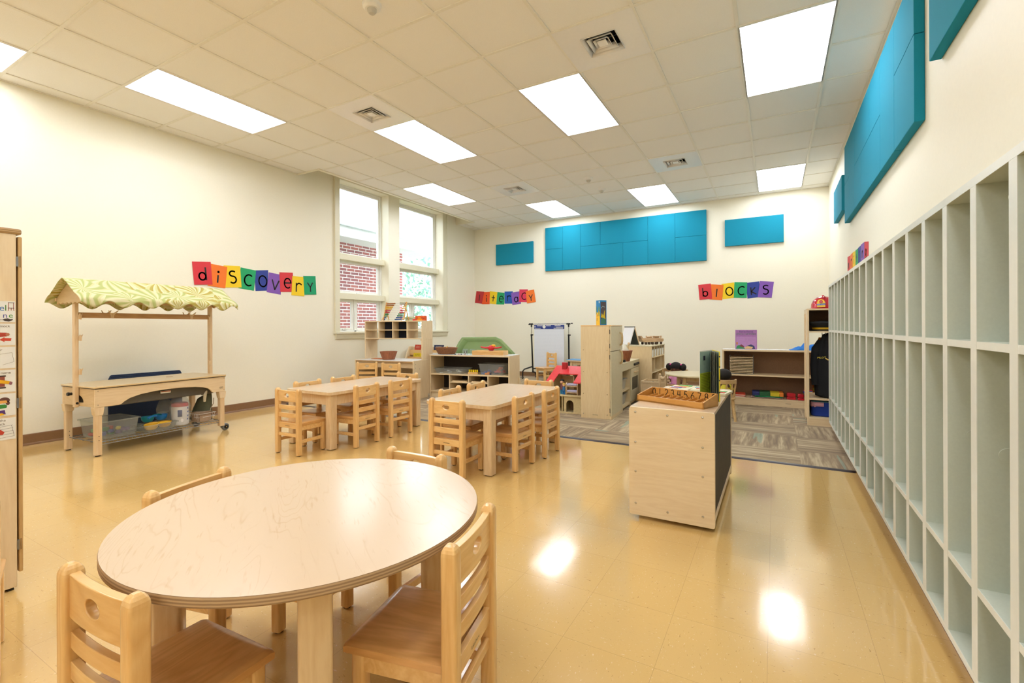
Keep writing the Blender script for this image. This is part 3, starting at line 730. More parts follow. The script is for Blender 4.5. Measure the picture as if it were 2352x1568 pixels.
# ------------------------------------------------------------------ number tray cabinet
t = thing('mobile_shelf_cabinet', 'birch cabinet with dark back panel standing alone on the vinyl floor', 'cabinet', (-.706, 2.603, 0), 0)
W, L, H = .438, 1.04, .612
def side(name, y0, y1):
    return MB().prism(rrect(0, W, .022, H, .012, 4), y0, y1, 'y').build(name, BIRCHX, t, bevel=.0015)
s1 = side('side_panel', 0, .02); s2 = side('side_panel', L-.02, L)
for x, z in ((.035, .585), (.205, .58), (.38, .585), (.035, .42), (.38, .43), (.035, .26), (.38, .28), (.035, .085), (.205, .065), (.38, .075)):
    MB().lathe([(0, .0045), (.005, .003), (.0065, 0)], n=14).build('bolt', STEEL, s1, loc=(x, 0, z), rot=(PI/2, 0, 0))
MB().box(0, W-.004, .02, L-.02, H-.018, H).build('top_board', MAPLE, t, bevel=.001)
MB().box(.02, W-.02, .02, L-.02, .07, .088).build('bottom_board', BIRCH, t)
MB().box(.01, W-.02, .02, L-.02, .31, .328).build('shelf', BIRCH, t)
MB().box(W-.016, W-.004, .02, L-.02, .088, H-.018).build('back_panel', CHALK, t, label='dark brown back panel')
MB().box(W-.02, W-.002, .02, L-.02, .05, .088).build('back_rail', MAPLE, t)
for x in (.05, W-.05):
    for y in (.07, L-.07): MB().cyl((x-.012, y, .018), (x+.012, y, .018), .018).cbox((x, y, .042), (.02, .03, .056)).build('caster', BLACK, t)
cabz = H+.0005
# tray of number compartments
tr = thing('number_tray', 'honey wood counting tray with black numerals on the birch cabinet', 'tray', (-.722, 2.842, cabz), -20.5)
OR = wood('orange_beech', '#DDA457', '#C98A3C', 'x', .3, .3, figure=.3)
TW, TD, HF, HB = .417, .161, .034, .069
MB().box(0, TW, 0, TD, 0, .008).build('floor_board', OR, tr)
MB().box(0, TW, 0, .009, .0, HF).build('front_wall', OR, tr, bevel=.001)
bw = MB().box(0, TW, TD-.009, TD, 0, HB).build('back_wall', OR, tr, bevel=.001)
sd = [(0, 0), (TD, 0), (TD, HB), (TD-.012, HB), (.004, HF+.002), (0, HF)]
MB().prism(sd, 0, .009, 'x').build('end_wall', OR, tr, bevel=.001); MB().prism(sd, TW-.009, TW, 'x').build('end_wall', OR, tr, bevel=.001)
for k in range(1, 10):
    x = TW*k/10; MB().prism([(.009, .008), (TD-.009, .008), (TD-.009, .036), (.009, .024)], x-.0025, x+.0025, 'x').build('divider', OR, tr)
F_ = Frame((0, TD-.0092, 0), (1, 0, 0), (0, 0, 1))
for k in range(10):
    nm = MB(); F_.glyph(nm, str(k), TW*(k+.5)/10-.0105, .022, .041, .0042, .0001, .0006, .85); nm.build('numeral', INK, tr)
# open book standing behind the tray
bk = thing('picture_book', 'green and yellow picture book standing open on the cabinet', 'book', (-.345, 3.215, cabz), 0)
G1 = plain('book_olive', '#C3D637', .5); G2 = plain('book_teal_green', '#A9C8BC', .5); YL = plain('book_yellow', '#F0D91E', .45); GR = plain('book_green', '#2E7A2F', .5)
def leaf(name, a, w_, h_, th_, mats, art=None):
    M = Matrix.Rotation(math.radians(a), 4, 'Z'); m_ = MB().at(M)
    m_.mat(mats[0]).box(0, w_, -th_/2, th_/2, 0, h_)
    if art: art(m_)
    return m_.build(name, None, bk)
DKB = plain('book_navy', '#1C2440', .5)
def cat_art(m_):
    F_ = Frame((0, -.0032, 0), (1, 0, 0), (0, 0, 1))
    m_.mat(G1); F_.rect(m_, .012, .094, .0, .135, 0, .0002)
    m_.mat(plain('book_text', '#7F8426', .6))
    for k in range(12): F_.stroke(m_, [(.014, .125-k*.0085), (.072-.012*(k % 3), .124-k*.0085)], .0016, .0003, .0006)
def vleaf(name, x1, mats, th_=.004, h0=0, h1=.294, art=None):
    v = Vector((x1, -.20, 0)); a = math.atan2(v.y, v.x); M = Matrix.Rotation(a, 4, 'Z'); m_ = MB().at(M); w_ = v.length
    m_.mat(mats[0]).box(0, w_, -th_/2, th_/2, h0, h1)
    if art: art(m_, w_, th_/2)
    return m_.build(name, None, bk)
def text_page(m_, w_, t2):
    F_ = Frame((0, t2, 0), (1, 0, 0), (0, 0, 1))        # the side that faces into the open book
    m_.mat(G2)
    def q(x0, x1, z0, z1, d): m_.box(x0, x1, t2, t2+d, z0, z1)
    q(.004, w_-.003, .16, .288, .0006); m_.mat(G1); q(.004, w_-.003, .004, .16, .0006)
    m_.mat(plain('book_text', '#7F8426', .6))
    for k in range(14): q(.05+.012*(k % 3), w_-.02, .15-k*.0095, .1525-k*.0095, .0009)
    m_.mat(DKB); q(w_-.085, w_-.055, .235, .262, .0009)
def right_art(m_, w_, t2):
    m_.mat(plain('book_page_grey', '#9DB8AE', .5)).box(.004, w_-.012, -t2-.0006, -t2, .004, .29).mat(INK)
    for z in (.05, .12, .2, .26): m_.box(w_-.006, w_+.0004, -t2-.0006, t2+.0004, z, z+.007)
vleaf('left_cover', -.048, [PAPER], .003, art=text_page)
vleaf('right_cover', .062, [YL], .004, art=right_art)
for k, x in enumerate((.014, .021, .028, .036, .046)):
    vleaf('page', x*1.0, [plain('page_shade', '#A9AE9E', .6) if k % 2 else plain('page_dark', '#7E8375', .6)], .0012, .003, .29)  # greys put the shadow between the leaves into the page colour
MB().cyl((0, .002, 0), (0, .002, .294), .004).build('spine', YL, bk)
# flat wooden puzzles
def puzzle(lab, x, y, rz, w_, d_, bars, z=cabz):
    p = thing('wooden_puzzle', lab, 'puzzle', (x, y, z), rz, 'wooden puzzles on the cabinet')
    MB().box(0, w_, 0, d_, 0, .014).build('board', plain('puzzle_board', '#E9DFC0', .5), p, bevel=.0015)
    for a, b_, c_, d, col in bars: MB().box(a, b_, c_, d, .0142, .018).build('piece', plain('piece_'+col[1:], col, .45), p, bevel=.0008)
puzzle('wooden puzzle board with coloured bars lying behind the numeral tray', -.665, 3.375, -6, .15, .24, [(.04, .13, .19, .225, '#46B552'), (.04, .12, .15, .178, '#E9C95A'), (.03, .11, .11, .138, '#D9705E'), (.02, .09, .07, .098, '#3C63B0'), (.02, .08, .03, .058, '#E59C7C')])
puzzle('wooden puzzle board partly hidden behind the open book', -.505, 3.40, -4, .12, .2, [(.01, .11, .15, .18, '#EADB8A'), (.01, .10, .1, .14, '#8CC4D8'), (.03, .11, .05, .08, '#DE7E72')])
puzzle('wooden puzzle tip showing at right of the open book', -.348, 3.27, -8, .075, .2, [(.012, .06, .04, .07, '#D9604E'), (.012, .06, .09, .12, '#58B567')])
# ------------------------------------------------------------------ letter cards
LCOL = {'red': '#D8363F', 'orange': '#F47A22', 'yellow': '#F7D11E', 'green': '#1FA566', 'blue': '#2E4196', 'purple': '#8659B5', 'crimson': '#DD3558', 'dred': '#C02D33', 'orange2': '#F0591F', 'blue2': '#1E57B4', 'jade': '#12A06B'}
CARDM = {k: plain('card_'+k, v, .65, var=.04, vs=300) for k, v in LCOL.items()}
def unproject(u, v):
    dx, dy = u-CXP, -(v-CYP); a = (dx*math.cos(ROLL)-dy*math.sin(ROLL))/FPX; b_ = (dx*math.sin(ROLL)+dy*math.cos(ROLL))/FPX
    return _r*a+_d+_u*b_
def on_wall(u, v, axis, val):
    r = unproject(u, v); q = r*(val/r[axis]); q = Vector((q.x, q.y, q.z+HC)); return q
def letter_card(ch, colname, quad, axis, val, off, word, sgn, extra=''):
    """a paper card taped to the wall; quad = its four corners measured on the wall: TL TR BR BL"""
    P = [on_wall(u, v, axis, val) for u, v in quad]
    c = sum(P, Vector())/4; nrm = Vector((0, 0, 0)); nrm[axis] = sgn
    R = ((P[1]-P[0])+(P[2]-P[3])).normalized(); U = nrm.cross(R).normalized(); R = U.cross(nrm).normalized()
    w_ = ((P[1]-P[0]).length+(P[2]-P[3]).length)/2; h_ = ((P[0]-P[3]).length+(P[1]-P[2]).length)/2
    nm_ = {'red': 'red', 'orange': 'orange', 'yellow': 'yellow', 'green': 'green', 'blue': 'blue', 'purple': 'purple', 'crimson': 'red', 'dred': 'dark red', 'orange2': 'orange', 'blue2': 'blue', 'jade': 'green'}[colname]
    t = thing('letter_card', '%s paper card with the letter %s in the wall word %s%s' % (nm_, ch, word, extra), 'letter card', c, 0, 'letter cards of the word '+word)
    F_ = Frame((0, 0, 0), R, U); m_ = MB()
    F_.poly(m_, [((q-c).dot(R), (q-c).dot(U)) for q in (P[3], P[2], P[1], P[0])], off, off+.0011); m_.build('card', CARDM[colname], t)
    g = MB(); h = h_*.56; x0 = -w_*.22 if ch not in 'il' else -w_*.06
    if ch in 'w': x0 = -w_*.32
    yb = -h_*.30
    k = {'y': 1, 'v': 1}.get(ch, 1)
    hk = {'s': 1.0, 'c': 1.3, 'o': 1.3, 'v': 1.3, 'e': 1.3, 'r': 1.25, 'y': 1.15, 'a': 1.15, 't': 1.0, 'w': 1.1, 'n': 1.1, 'g': 1.0}.get(ch, 1)
    F_.glyph(g, ch, x0, yb, h*hk, .019, off+.0012, off+.0016)
    g.build('letter', INK, t)
D_ = lambda *p: [(430+x/7.587, 580+y/7.587) for x, y in p]
for ch, cn, q, o in [('d', 'red', D_((78, 155), (403, 162), (437, 558), (118, 560)), .006), ('i', 'orange', D_((405, 193), (695, 250), (660, 622), (350, 575)), .0045), ('s', 'yellow', D_((630, 222), (918, 235), (945, 607), (662, 607)), .003),
    ('c', 'green', D_((930, 257), (1198, 312), (1162, 665), (890, 618)), .0015), ('o', 'blue', D_((1165, 308), (1410, 305), (1400, 662), (1190, 668)), .0), ('v', 'purple', D_((1418, 342), (1640, 387), (1628, 732), (1382, 687)), .0015),
    ('e', 'red', D_((1603, 342), (1838, 350), (1850, 685), (1620, 685)), .003), ('r', 'yellow', D_((1828, 405), (2030, 428), (2037, 762), (1812, 740)), .0045), ('y', 'jade', D_((2017, 405), (2230, 408), (2247, 730), (2038, 733)), .006)]:
    letter_card(ch, cn, q, 0, XL, o, 'discovery', 1)
D_ = lambda *p: [(780+x/5.113, 660+y/5.113) for x, y in p]
for ch, cn, q, o in [('l', 'dred', D_((1608, 42), (1700, 50), (1672, 192), (1590, 180)), .003), ('i', 'orange2', D_((1692, 55), (1765, 52), (1762, 196), (1672, 196)), .0015), ('t', 'yellow', D_((1765, 42), (1853, 55), (1838, 197), (1765, 190)), .003),
    ('e', 'green', D_((1855, 55), (1938, 62), (1935, 200), (1842, 198)), .0045), ('r', 'blue2', D_((1938, 48), (2035, 45), (2035, 190), (1938, 190)), .0), ('a', 'purple', D_((2015, 62), (2112, 45), (2132, 190), (2030, 207)), .0015),
    ('c', 'crimson', D_((2113, 22), (2212, 22), (2210, 172), (2108, 170)), .003), ('y', 'orange', D_((2187, 42), (2285, 24), (2306, 170), (2203, 188)), .0045)]:
    letter_card(ch, cn, q, 1, YB, o, 'literacy', -1)
D_ = lambda *p: [(1500+x/4.357, 640+y/4.357) for x, y in p]
for ch, cn, q, o in [('b', 'red', D_((452, 62), (578, 47), (592, 200), (465, 212)), .003), ('l', 'orange', D_((580, 55), (706, 62), (692, 215), (565, 207)), .0015), ('o', 'yellow', D_((685, 52), (812, 36), (822, 190), (697, 205)), .0),
    ('c', 'green', D_((815, 34), (943, 36), (938, 192), (807, 190)), .003), ('k', 'blue', D_((928, 42), (1063, 25), (1080, 182), (945, 198)), .0), ('s', 'purple', D_((1070, 22), (1210, 30), (1187, 190), (1047, 185)), .0045)]:
    letter_card(ch, cn, q, 1, YB, o, 'blocks', -1)
# the word on the right wall, lower part hidden behind the lockers
D_ = lambda *p: [(1900+x/9.8, 540+y/9.8) for x, y in p]
edges = [(462, 490, 800), (528, 448, 760), (578, 385, 715), (645, 340, 668), (702, 285, 632), (765, 215, 588), (842, 145, 535), (935, 130, 470)]
for i, (ch, cn) in enumerate(zip('writing', ('red', 'orange', 'yellow', 'green', 'blue', 'purple', 'red'))):
    (xa, ta_, ba), (xb, tb, bb_) = edges[i], edges[i+1]
    letter_card(ch, cn, D_((xa, ta_), (xb, tb+10), (xb, bb_+25), (xa, ba+25)), 0, XR, .001+.0012*(i % 2), 'writing', -1, {2: ', third along', 4: ', fifth along'}.get(i, ''))

# ------------------------------------------------------------------ market stall water table
KX = thing('market_stall', 'wooden market stall play table with leaf patterned awning by the left wall', 'play stall', (-4.85, 1.70, 0), 94.3)
L, D = 1.10, .535; Z0, Z1 = .405, .556
arch = [(0, Z0), (.165, Z0), (.185, Z0+.004), (.21, .43), (.25, .452), (.33, .474), (.45, .488), (.58, .492), (.70, .490), (.80, .483), (.88, .470), (.93, .452), (.955, .43), (.97, Z0+.004), (.985, Z0), (L, Z0), (L, Z1), (0, Z1)]
fp = MB().prism(arch, 0, .02, 'y').build('front_panel', BIRCHX, KX, bevel=.003)
tx = MB(); F_ = Frame((1.06, -.0003, .447), (1, 0, 0), (0, 0, 1))
for k in range(3): F_.stroke(tx, arc(-.012+.012*k, .0, .006, .008, 0, 300, 8), .0022, 0, .0004)
tx.build('maker_stamp', INK, fp)
for x, z in ((.02, .54), (.02, .425), (L-.012, .54), (L-.012, .425)): MB().cyl((x, .001, z), (x, -.001, z), .003, n=10).build('screw', BLACK, fp)
MB().prism(arch, D-.02, D, 'y').build('back_panel', BIRCHX, KX, bevel=.003)
WOODY = wood('birch_plywood_deep', '#E0C597', '#CDAC78', 'y', .38, .1, figure=.4)
def slot(n=40): return [(D/2+.085*math.cos(2*PI*i/n), .44+(.055 if math.sin(2*PI*i/n) > 0 else .008)*math.sin(2*PI*i/n)) for i in range(n)]
sl_ = slot()
for x in (0, L-.02):
    MB().ring(rect_for(sl_, .02, D-.02, Z0, Z1), sl_, x, x+.02, 'x').build('end_panel', WOODY, KX, bevel=.002)
MB().box(-.004, L+.004, -.004, D+.004, Z1, Z1+.006).build('gasket', plain('dark_gap', '#3A2C22', .6), KX)  # dark slab stands in for the shade in the gap under the lid
MB().prism(rrect(-.012, L+.012, -.012, D+.012, .02, 5), Z1+.006, Z1+.02, 'z').build('lid', wood('lid_birch', '#E6CDA0', '#D8BB88', 'x', .3, .3, figure=.35), KX, bevel=.004)
for x, y in ((.02, .02), (.02, D-.05), (L-.06, .02)): MB().prism(rrect(x, x+.045, y, y+.028, .008), Z1+.02, Z1+.023, 'z').build('lid_corner', MAPLEL, KX)
MB().prism(rrect(.7, .76, .28, .30, .008), Z1+.0205, Z1+.0225, 'z').build('finger_hole', plain('hole_brown', '#A77C4B', .6), KX)
tub = MB(); tub.prism([(.06, .52), (.075, .39), (D-.075, .39), (D-.06, .52)], .06, L-.06, 'x').build('tub', plain('grey_basin', '#5B5A57', .35), KX, bevel=.012, label='dark grey plastic basin')
lb = MB().box(.52, .605, .048, .058, .452, .474).build('warning_label', PAPER, KX)
tr_ = MB().box(.522, .603, .0475, .049, .464, .472).build('label_stripe', plain('label_red', '#B5522F', .5), lb)
for x, far in ((.0, 0), (L-.05, 1)):
    for y in (.006, D-.05):
        x0 = x+.004 if not far else x
        br_ = MB().prism([(x0-.012, Z0+.0), (x0+.064, Z0), (x0+.056, Z0-.058), (x0+.052, Z0-.068), (x0-.0, Z0-.068), (x0-.004, Z0-.058)], y-.004, y+.05, 'y').build('leg_bracket', BIRCH, KX, bevel=.004)
        lz = .008 if not far else .05
        lg = MB().box(x0+.002, x0+.048, y, y+.044, lz, Z0-.06).build('leg', MAPLEL, KX, bevel=.004)
        if not far:
            MB().cyl((x0+.025, y+.022, 0), (x0+.025, y+.022, .009), .018).build('glide', BLACK, lg)
            for z in (.165, .13): MB().cyl((x0+.025, y-.0012, z), (x0+.025, y+.001, z), .0035, n=10).build('peg_hole', BLACK, lg)
        else:
            wx_ = x0+.066; wh = MB().cyl((wx_, y+.005, .036), (wx_, y+.035, .036), .036, n=26).build('caster_wheel', plain('grey_tyre', '#6F7274', .4), lg, bevel=.006)
            MB().cyl((wx_, y-.002, .036), (wx_, y+.04, .036), .019, n=20).build('hub', BLACK, lg); MB().cyl((wx_-.012, y-.004, .036), (wx_-.012, y+.0, .036), .001).cyl((wx_, y-.004, .036), (wx_, y+.042, .036), .006, n=12).build('axle', STEEL, lg)
            MB().box(x0+.03, wx_+.006, y+.036, y+.043, .03, .09).build('caster_fork', GREYM, lg)
# wire shelf under the table
ws = MB(); zz = .112
ws.tube([(.03, .03, zz), (L-.03, .03, zz), (L-.03, D-.03, zz), (.03, D-.03, zz)], .004, 8, True)
ws.tube([(.03, .028, zz-.022), (L-.03, .028, zz-.022)], .003, 6); ws.tube([(.03, D-.028, zz-.022), (L-.03, D-.028, zz-.022)], .003, 6)
for k in range(37):
    x = .05+(L-.1)*k/36; ws.tube([(x, .03, zz-.004), (x, D-.03, zz-.004)], .0016, 5); ws.tube([(x, .03, zz), (x+.012, .028, zz-.022)], .0014, 4)
for k in range(3): y = .14+.13*k; ws.tube([(.03, y, zz-.008), (L-.03, y, zz-.008)], .003, 6)
ws.build('wire_shelf', GREYM, KX)
# posts, rail and pegs
for x in (-.03, L+.002):
    po = MB().box(x, x+.028, D/2-.022, D/2+.022, .395, 1.29).build('post', MAPLEL, KX, bevel=.004)
    xo = x-.002 if x < 0 else x+.03
    MB().lathe([(0, -.02), (.014, -.02), (.016, -.008), (.012, 0), (.012, .012)], n=14).build('knob', BLACK, po, loc=(xo-(.01 if x < 0 else -.01), D/2+.03, .508), rot=(0, PI/2, 0))
    MB().cyl((x+.014, D/2-.024, .43), (x+.014, D/2+.024, .43), .01, n=12).build('pivot_bolt', BLACK, po)
    sgn = 1 if x < 0 else -1; xi = x+.028 if x < 0 else x
    for z in (1.165, .985, .70):
        MB().prism([(xi-sgn*.006, z-.03), (xi+sgn*.014, z-.034), (xi+sgn*.016, z-.005), (xi+sgn*.024, z+.022), (xi+sgn*.012, z+.008), (xi+sgn*.004, z+.02), (xi-sgn*.004, z+.0)], D/2-.036, D/2-.022, 'y').build('peg', MAPLEL, po, bevel=.002)
MB().box(-.002, L+.002, D/2-.01, D/2+.01, 1.145, 1.192).build('cross_rail', HONEYX if False else wood('rail_maple', '#CFA573', '#B98C5A', 'x', .4), KX, bevel=.004)
for x in (.24, .92):
    for dy in (-.016, .012):
        v_ = [(x-.012, 1.15), (x+.012, 1.15), (x+.014, 1.175), (x+.048, 1.212), (x+.044, 1.217), (x+.008, 1.19), (x-.01, 1.19), (x-.026, 1.216), (x-.03, 1.212), (x-.014, 1.175)]
        MB().prism([(a+(.04 if dy > 0 else 0)*-1, b_) for a, b_ in v_], D/2+dy, D/2+dy+.006, 'y').build('antler_hook', MAPLEL, KX, bevel=.0015)
# awning: scalloped gables under a draped leaf-print cloth
ym = D/2
def gable(x):
    n = 40; top = [(-.235, 1.315), (-.16, 1.372), (-.02, 1.455), (.02, 1.455), (.16, 1.372), (.235, 1.315)]
    bot = [(.235-.47*i/n, 1.262+.014*abs(math.sin(PI*7*i/n))) for i in range(n+1)]
    MB().prism([(ym+a, b_) for a, b_ in top]+[(ym+a, b_) for a, b_ in bot], x, x+.014, 'x').build('gable', WOODY, KX, bevel=.0015)
gable(-.046); gable(L+.032)
MB().box(-.085, L+.115, ym-.012, ym+.012, 1.445, 1.47).build('ridge_bar', MAPLEL, KX, bevel=.003)
for sy in (-1, 1): MB().box(-.05, L+.06, ym+sy*.25-.011, ym+sy*.25+.011, 1.288, 1.318).build('eave_bar', MAPLEL, KX, bevel=.003)
m, nt, b = nodes('leaf_print_cloth'); tc = N(nt, 'ShaderNodeTexCoord')
mp = N(nt, 'ShaderNodeMapping'); nt.links.new(tc.outputs['Object'], mp.inputs[0]); mp.inputs['Scale'].default_value = (3.3, 4.6, 4.6)
vo = N(nt, 'ShaderNodeTexVoronoi', feature='F1', voronoi_dimensions='3D'); vo.inputs['Scale'].default_value = 1.15; nt.links.new(mp.outputs[0], vo.inputs['Vector'])
df = N(nt, 'ShaderNodeVectorMath', operation='SUBTRACT'); nt.links.new(mp.outputs[0], df.inputs[0])
ps = N(nt, 'ShaderNodeVectorMath', operation='SCALE'); nt.links.new(vo.outputs['Position'], ps.inputs[0]); ps.inputs['Scale'].default_value = 1.0; nt.links.new(ps.outputs[0], df.inputs[1])
sx_ = N(nt, 'ShaderNodeSeparateXYZ'); nt.links.new(df.outputs[0], sx_.inputs[0])
an = math_(nt, 'ARCTAN2', sx_.outputs[0], math_(nt, 'ADD', sx_.outputs[1], math_(nt, 'MULTIPLY', sx_.outputs[2], -.6)))
fr2 = math_(nt, 'FRACT', math_(nt, 'ADD', math_(nt, 'MULTIPLY', an, 2.1), math_(nt, 'MULTIPLY', vo.outputs['Distance'], 1.0)))
cell = N(nt, 'ShaderNodeSeparateColor'); nt.links.new(vo.outputs['Color'], cell.inputs[0])
lf_ = ramp(nt, fr2, [(.0, '#DDD5AB'), (.22, '#DDD5AB'), (.33, '#AD9A45'), (.60, '#B3A24E'), (.72, '#C9C68C')]); lf2 = ramp(nt, fr2, [(.0, '#DAD2A6'), (.30, '#DAD2A6'), (.45, '#B2B873'), (.72, '#AEB368'), (.86, '#CFC893')])
nt.links.new(mix(nt, math_(nt, 'GREATER_THAN', cell.outputs[0], .5), lf_, lf2), b.inputs['Base Color']); b.inputs['Roughness'].default_value = .85
CLOTH = m
def drape(u, v):
    x = -.105+(L+.235)*u; s = v*2-1                          # s = -1 front eave .. +1 back eave
    a = abs(s)*.40                                           # length along the slope
    endcurl = max(0, (abs(u-.5)-.44)/.06)
    if a < .27: y, z = a*.87, 1.476-a*.52+.006*math.sin(a*24)
    elif a < .33: q = (a-.27)/.06; y, z = .235+.055*q-.006*q*q, 1.336-.026*q-.012*q*q
    else: q = (a-.33)/.07; sc = .026*math.cos(2*PI*(x+.1)/.215+(.6 if s < 0 else 0)); y, z = .284+.006*math.sin(q*2)+.004*math.sin(x*29), 1.298-q*(.042-sc)
    z += -.006*endcurl**2*(1 if a > .2 else .3)
    return (x, ym+y*(1 if s > 0 else -1), z)
MB().grid(drape, 120, 44).build('awning', CLOTH, KX, thick=.003, angle=80)

def kpt(x, y, z=0):
    a = math.radians(94.3); return (-4.85+x*math.cos(a)-y*math.sin(a), 1.70+x*math.sin(a)+y*math.cos(a), z)
KR = 94.3; SZ = zz+.0045
CLR = clear('clear_bin_plastic', '#F3F5F4', .11); CLR2 = clear('bag_film', '#F4F5F4', .2, .1)
def bin_mb(w_, d_, h_, taper=.88, lip=.012, th_=.003):
    mb = MB(); o = rrect(-w_/2, w_/2, -d_/2, d_/2, .025, 5); n = len(o)
    lev = [(taper, 0), (1, h_), ((w_/2+lip)/(w_/2), h_), ((w_/2+lip)/(w_/2), h_-.008)]
    vs = []; 
    for k, z in lev: vs += [(p[0]*k, p[1]*k, z) for p in o]
    fs = [tuple(range(n))[::-1]]+[(a*n+i, a*n+(i+1) % n, (a+1)*n+(i+1) % n, (a+1)*n+i) for a in range(3) for i in range(n)]
    return mb.add(vs, fs)
def storage_bin(lab, loc, rz, w_, d_, h_, mat=CLR, group='clear plastic bins', name='storage_bin'):
    t = thing(name, lab, 'bin', loc, rz, group)
    bin_mb(w_, d_, h_).build('body', mat, t, thick=.0025)
    return t
storage_bin('large clear plastic bin on the wire shelf under the market stall', kpt(.215, .25, SZ), KR, .30, .34, .15)
rnd = random.Random(3)
TOYC = ['#3B4F9C', '#2F7A3E', '#C8372F', '#D9C13A', '#5B3B7A', '#D97B2E', '#27313F', '#5B9C57']
for k in range(13):
    col = TOYC[k % 8]; x, y = .215+rnd.uniform(-.1, .1), .25+rnd.uniform(-.11, .11); p = kpt(x, y, SZ+.004+.032*(k//7))
    o = MB(); kind = k % 3
    if kind == 0: o.box(-.026, .026, -.02, .02, 0, .03)
    elif kind == 1: o.cyl((0, 0, 0), (0, 0, .028), .024, n=18)
    else: o.ball((0, 0, .016), (.03, .022, .016))
    q = o.build('toy_block', plain('toy_'+col[1:], col, .4), None, bevel=.003 if kind < 2 else 0, loc=p, rot=(0, 0, rnd.uniform(0, 3)))
    tag(q, ['toy block', 'round toy disc', 'rounded toy'][kind]+' among mixed toys inside the large clear bin under the stall', 'toy', 'toys in the clear bin under the stall'+['', ' discs', ' rounded'][kind])
storage_bin('shallow clear tray of scoops on the wire shelf under the market stall', kpt(.525, .14, SZ), KR, .28, .2, .06)
def scoop(lab, loc, rz, col):
    t = thing('sand_scoop', lab, 'scoop', loc, rz, 'plastic sand scoops'); M_ = plain('scoop_'+col[1:], col, .35)
    MB().lathe([(.0, .0), (.03, .002), (.044, .02), (.05, .05), (.047, .05), (.041, .022), (.0, .006)], n=22, sx=1.15).build('bowl', M_, t)
    MB().tube([(.05, 0, .045), (.08, 0, .05), (.12, 0, .048), (.15, 0, .04)], [.010, .009, .010, .012], 8).build('handle', M_, t)
scoop('teal scoop topmost in the tray under the market stall', kpt(.50, .22, SZ+.064), KR+20, '#118FA0')
scoop('bright blue scoop in the tray beside the big jar', kpt(.615, .22, SZ+.065), KR+200, '#1E82D2')
scoop('yellow scoop at the front of the tray under the stall', kpt(.47, .11, SZ+.008), KR-10, '#F2BE22')
scoop('second yellow scoop half covered by the teal scoop', kpt(.60, .14, SZ+.008), KR+170, '#EDB41C')
# big jar in a plastic bag
t = thing('plastic_jar', 'big white jar with red lid inside a clear bag under the market stall', 'jar', kpt(.745, .15, SZ), KR)
MB().lathe([(.0, 0), (.064, 0), (.072, .008), (.072, .16), (.066, .18), (.0, .184)], n=30).build('body', plain('salt_white', '#E9E4E0', .4, var=.08, vs=12), t)
MB().lathe([(.0, .214), (.06, .214), (.069, .206), (.07, .18), (.0, .179)], n=30).build('lid', plain('lid_red', '#C94A47', .4), t, label='red screw lid')
lbm = MB()
lbm.grid(lambda u, v: (.0728*math.cos(-2.35+.5*u), .0728*math.sin(-2.35+.5*u), .085+.065*v), 8, 2).build('blue_label', plain('label_navy', '#27407E', .5), t, thick=.0006)
for z, a in ((.155, -1.2), (.12, -1.15), (.08, -1.2), (.05, -1.25)): MB().grid(lambda u, v: (.0728*math.cos(a+.28*u), .0728*math.sin(a+.28*u), z+.014*v), 5, 1).build('print_line', plain('print_blue', '#6F78B4', .5), t, thick=.0005)
nb = lambda u, v: 1+.06*math.sin(u*2*PI*5+v*9)+.05*math.sin(u*2*PI*3-v*14)
def bag(u, v):
    r = (.082 if v < .6 else .082*(1-((v-.6)/.4)**2.2*.78))*nb(u, v); return (r*math.cos(2*PI*u), r*math.sin(2*PI*u)*.95, .001+.30*v)
MB().grid(bag, 40, 24).build('bag', CLR2, t, label='clear plastic bag')
t = thing('plastic_jar', 'smaller jar wrapped in a clear bag left of the big jar', 'jar', kpt(.70, .32, SZ), KR)
MB().lathe([(.0, 0), (.045, 0), (.05, .006), (.05, .12), (.0, .125)], n=24).build('body', plain('jar_grey', '#B9B8B4', .4), t)
MB().grid(lambda u, v: ((.062 if v < .7 else .062*(1-((v-.7)/.3)**2*.7))*nb(u, v+.3)*math.cos(2*PI*u), (.062 if v < .7 else .062*(1-((v-.7)/.3)**2*.7))*nb(u, v+.3)*math.sin(2*PI*u), .001+.25*v), 36, 20).build('bag', CLR2, t)
# basket, box and olive apron bag at the far end
t = thing('wire_basket', 'low wire basket at the far end of the shelf under the stall', 'basket', kpt(.945, .17, SZ), KR)
w_ = MB()
for z, k in ((.004, .86), (.05, .94), (.085, 1)): w_.tube([(-.085*k, -.13*k, z), (.085*k, -.13*k, z), (.085*k, .13*k, z), (-.085*k, .13*k, z)], .0022, 6, True)
for i in range(9):
    y = -.11+.0275*i; w_.tube([(-.085, y, .085), (-.073, y*.86, .004), (.073, y*.86, .004), (.085, y, .085)], .0013, 5)
w_.build('frame', WHITE, t)
t = thing('cardboard_box', 'small brown cardboard box in the basket under the stall', 'box', kpt(.925, .12, SZ+.006), KR+6)
MB().box(-.06, .06, -.07, .05, 0, .095).build('body', plain('cardboard', '#A98F74', .8, var=.05), t, bevel=.002)
MB().box(-.061, .061, -.071, -.069, .06, .0955).build('flap', plain('cardboard_flap', '#8E765E', .8), t)
t = thing('apron_bag', 'olive green cloth bag with pale handle slumped in the basket under the stall', 'bag', kpt(.975, .19, SZ+.008), KR+8)
def slump(u, v):
    a = 2*PI*u; k = 1.15*(1-.3*v**2); return (.062*math.cos(a)*k+.03*v, (.095*math.sin(a))*k*(1+.08*math.sin(3*a+v*4)), .225*v*(1-.18*math.sin(a)))
MB().grid(slump, 36, 18).build('pouch', fabric('olive_canvas', '#5E6049', 300), t, thick=.003)
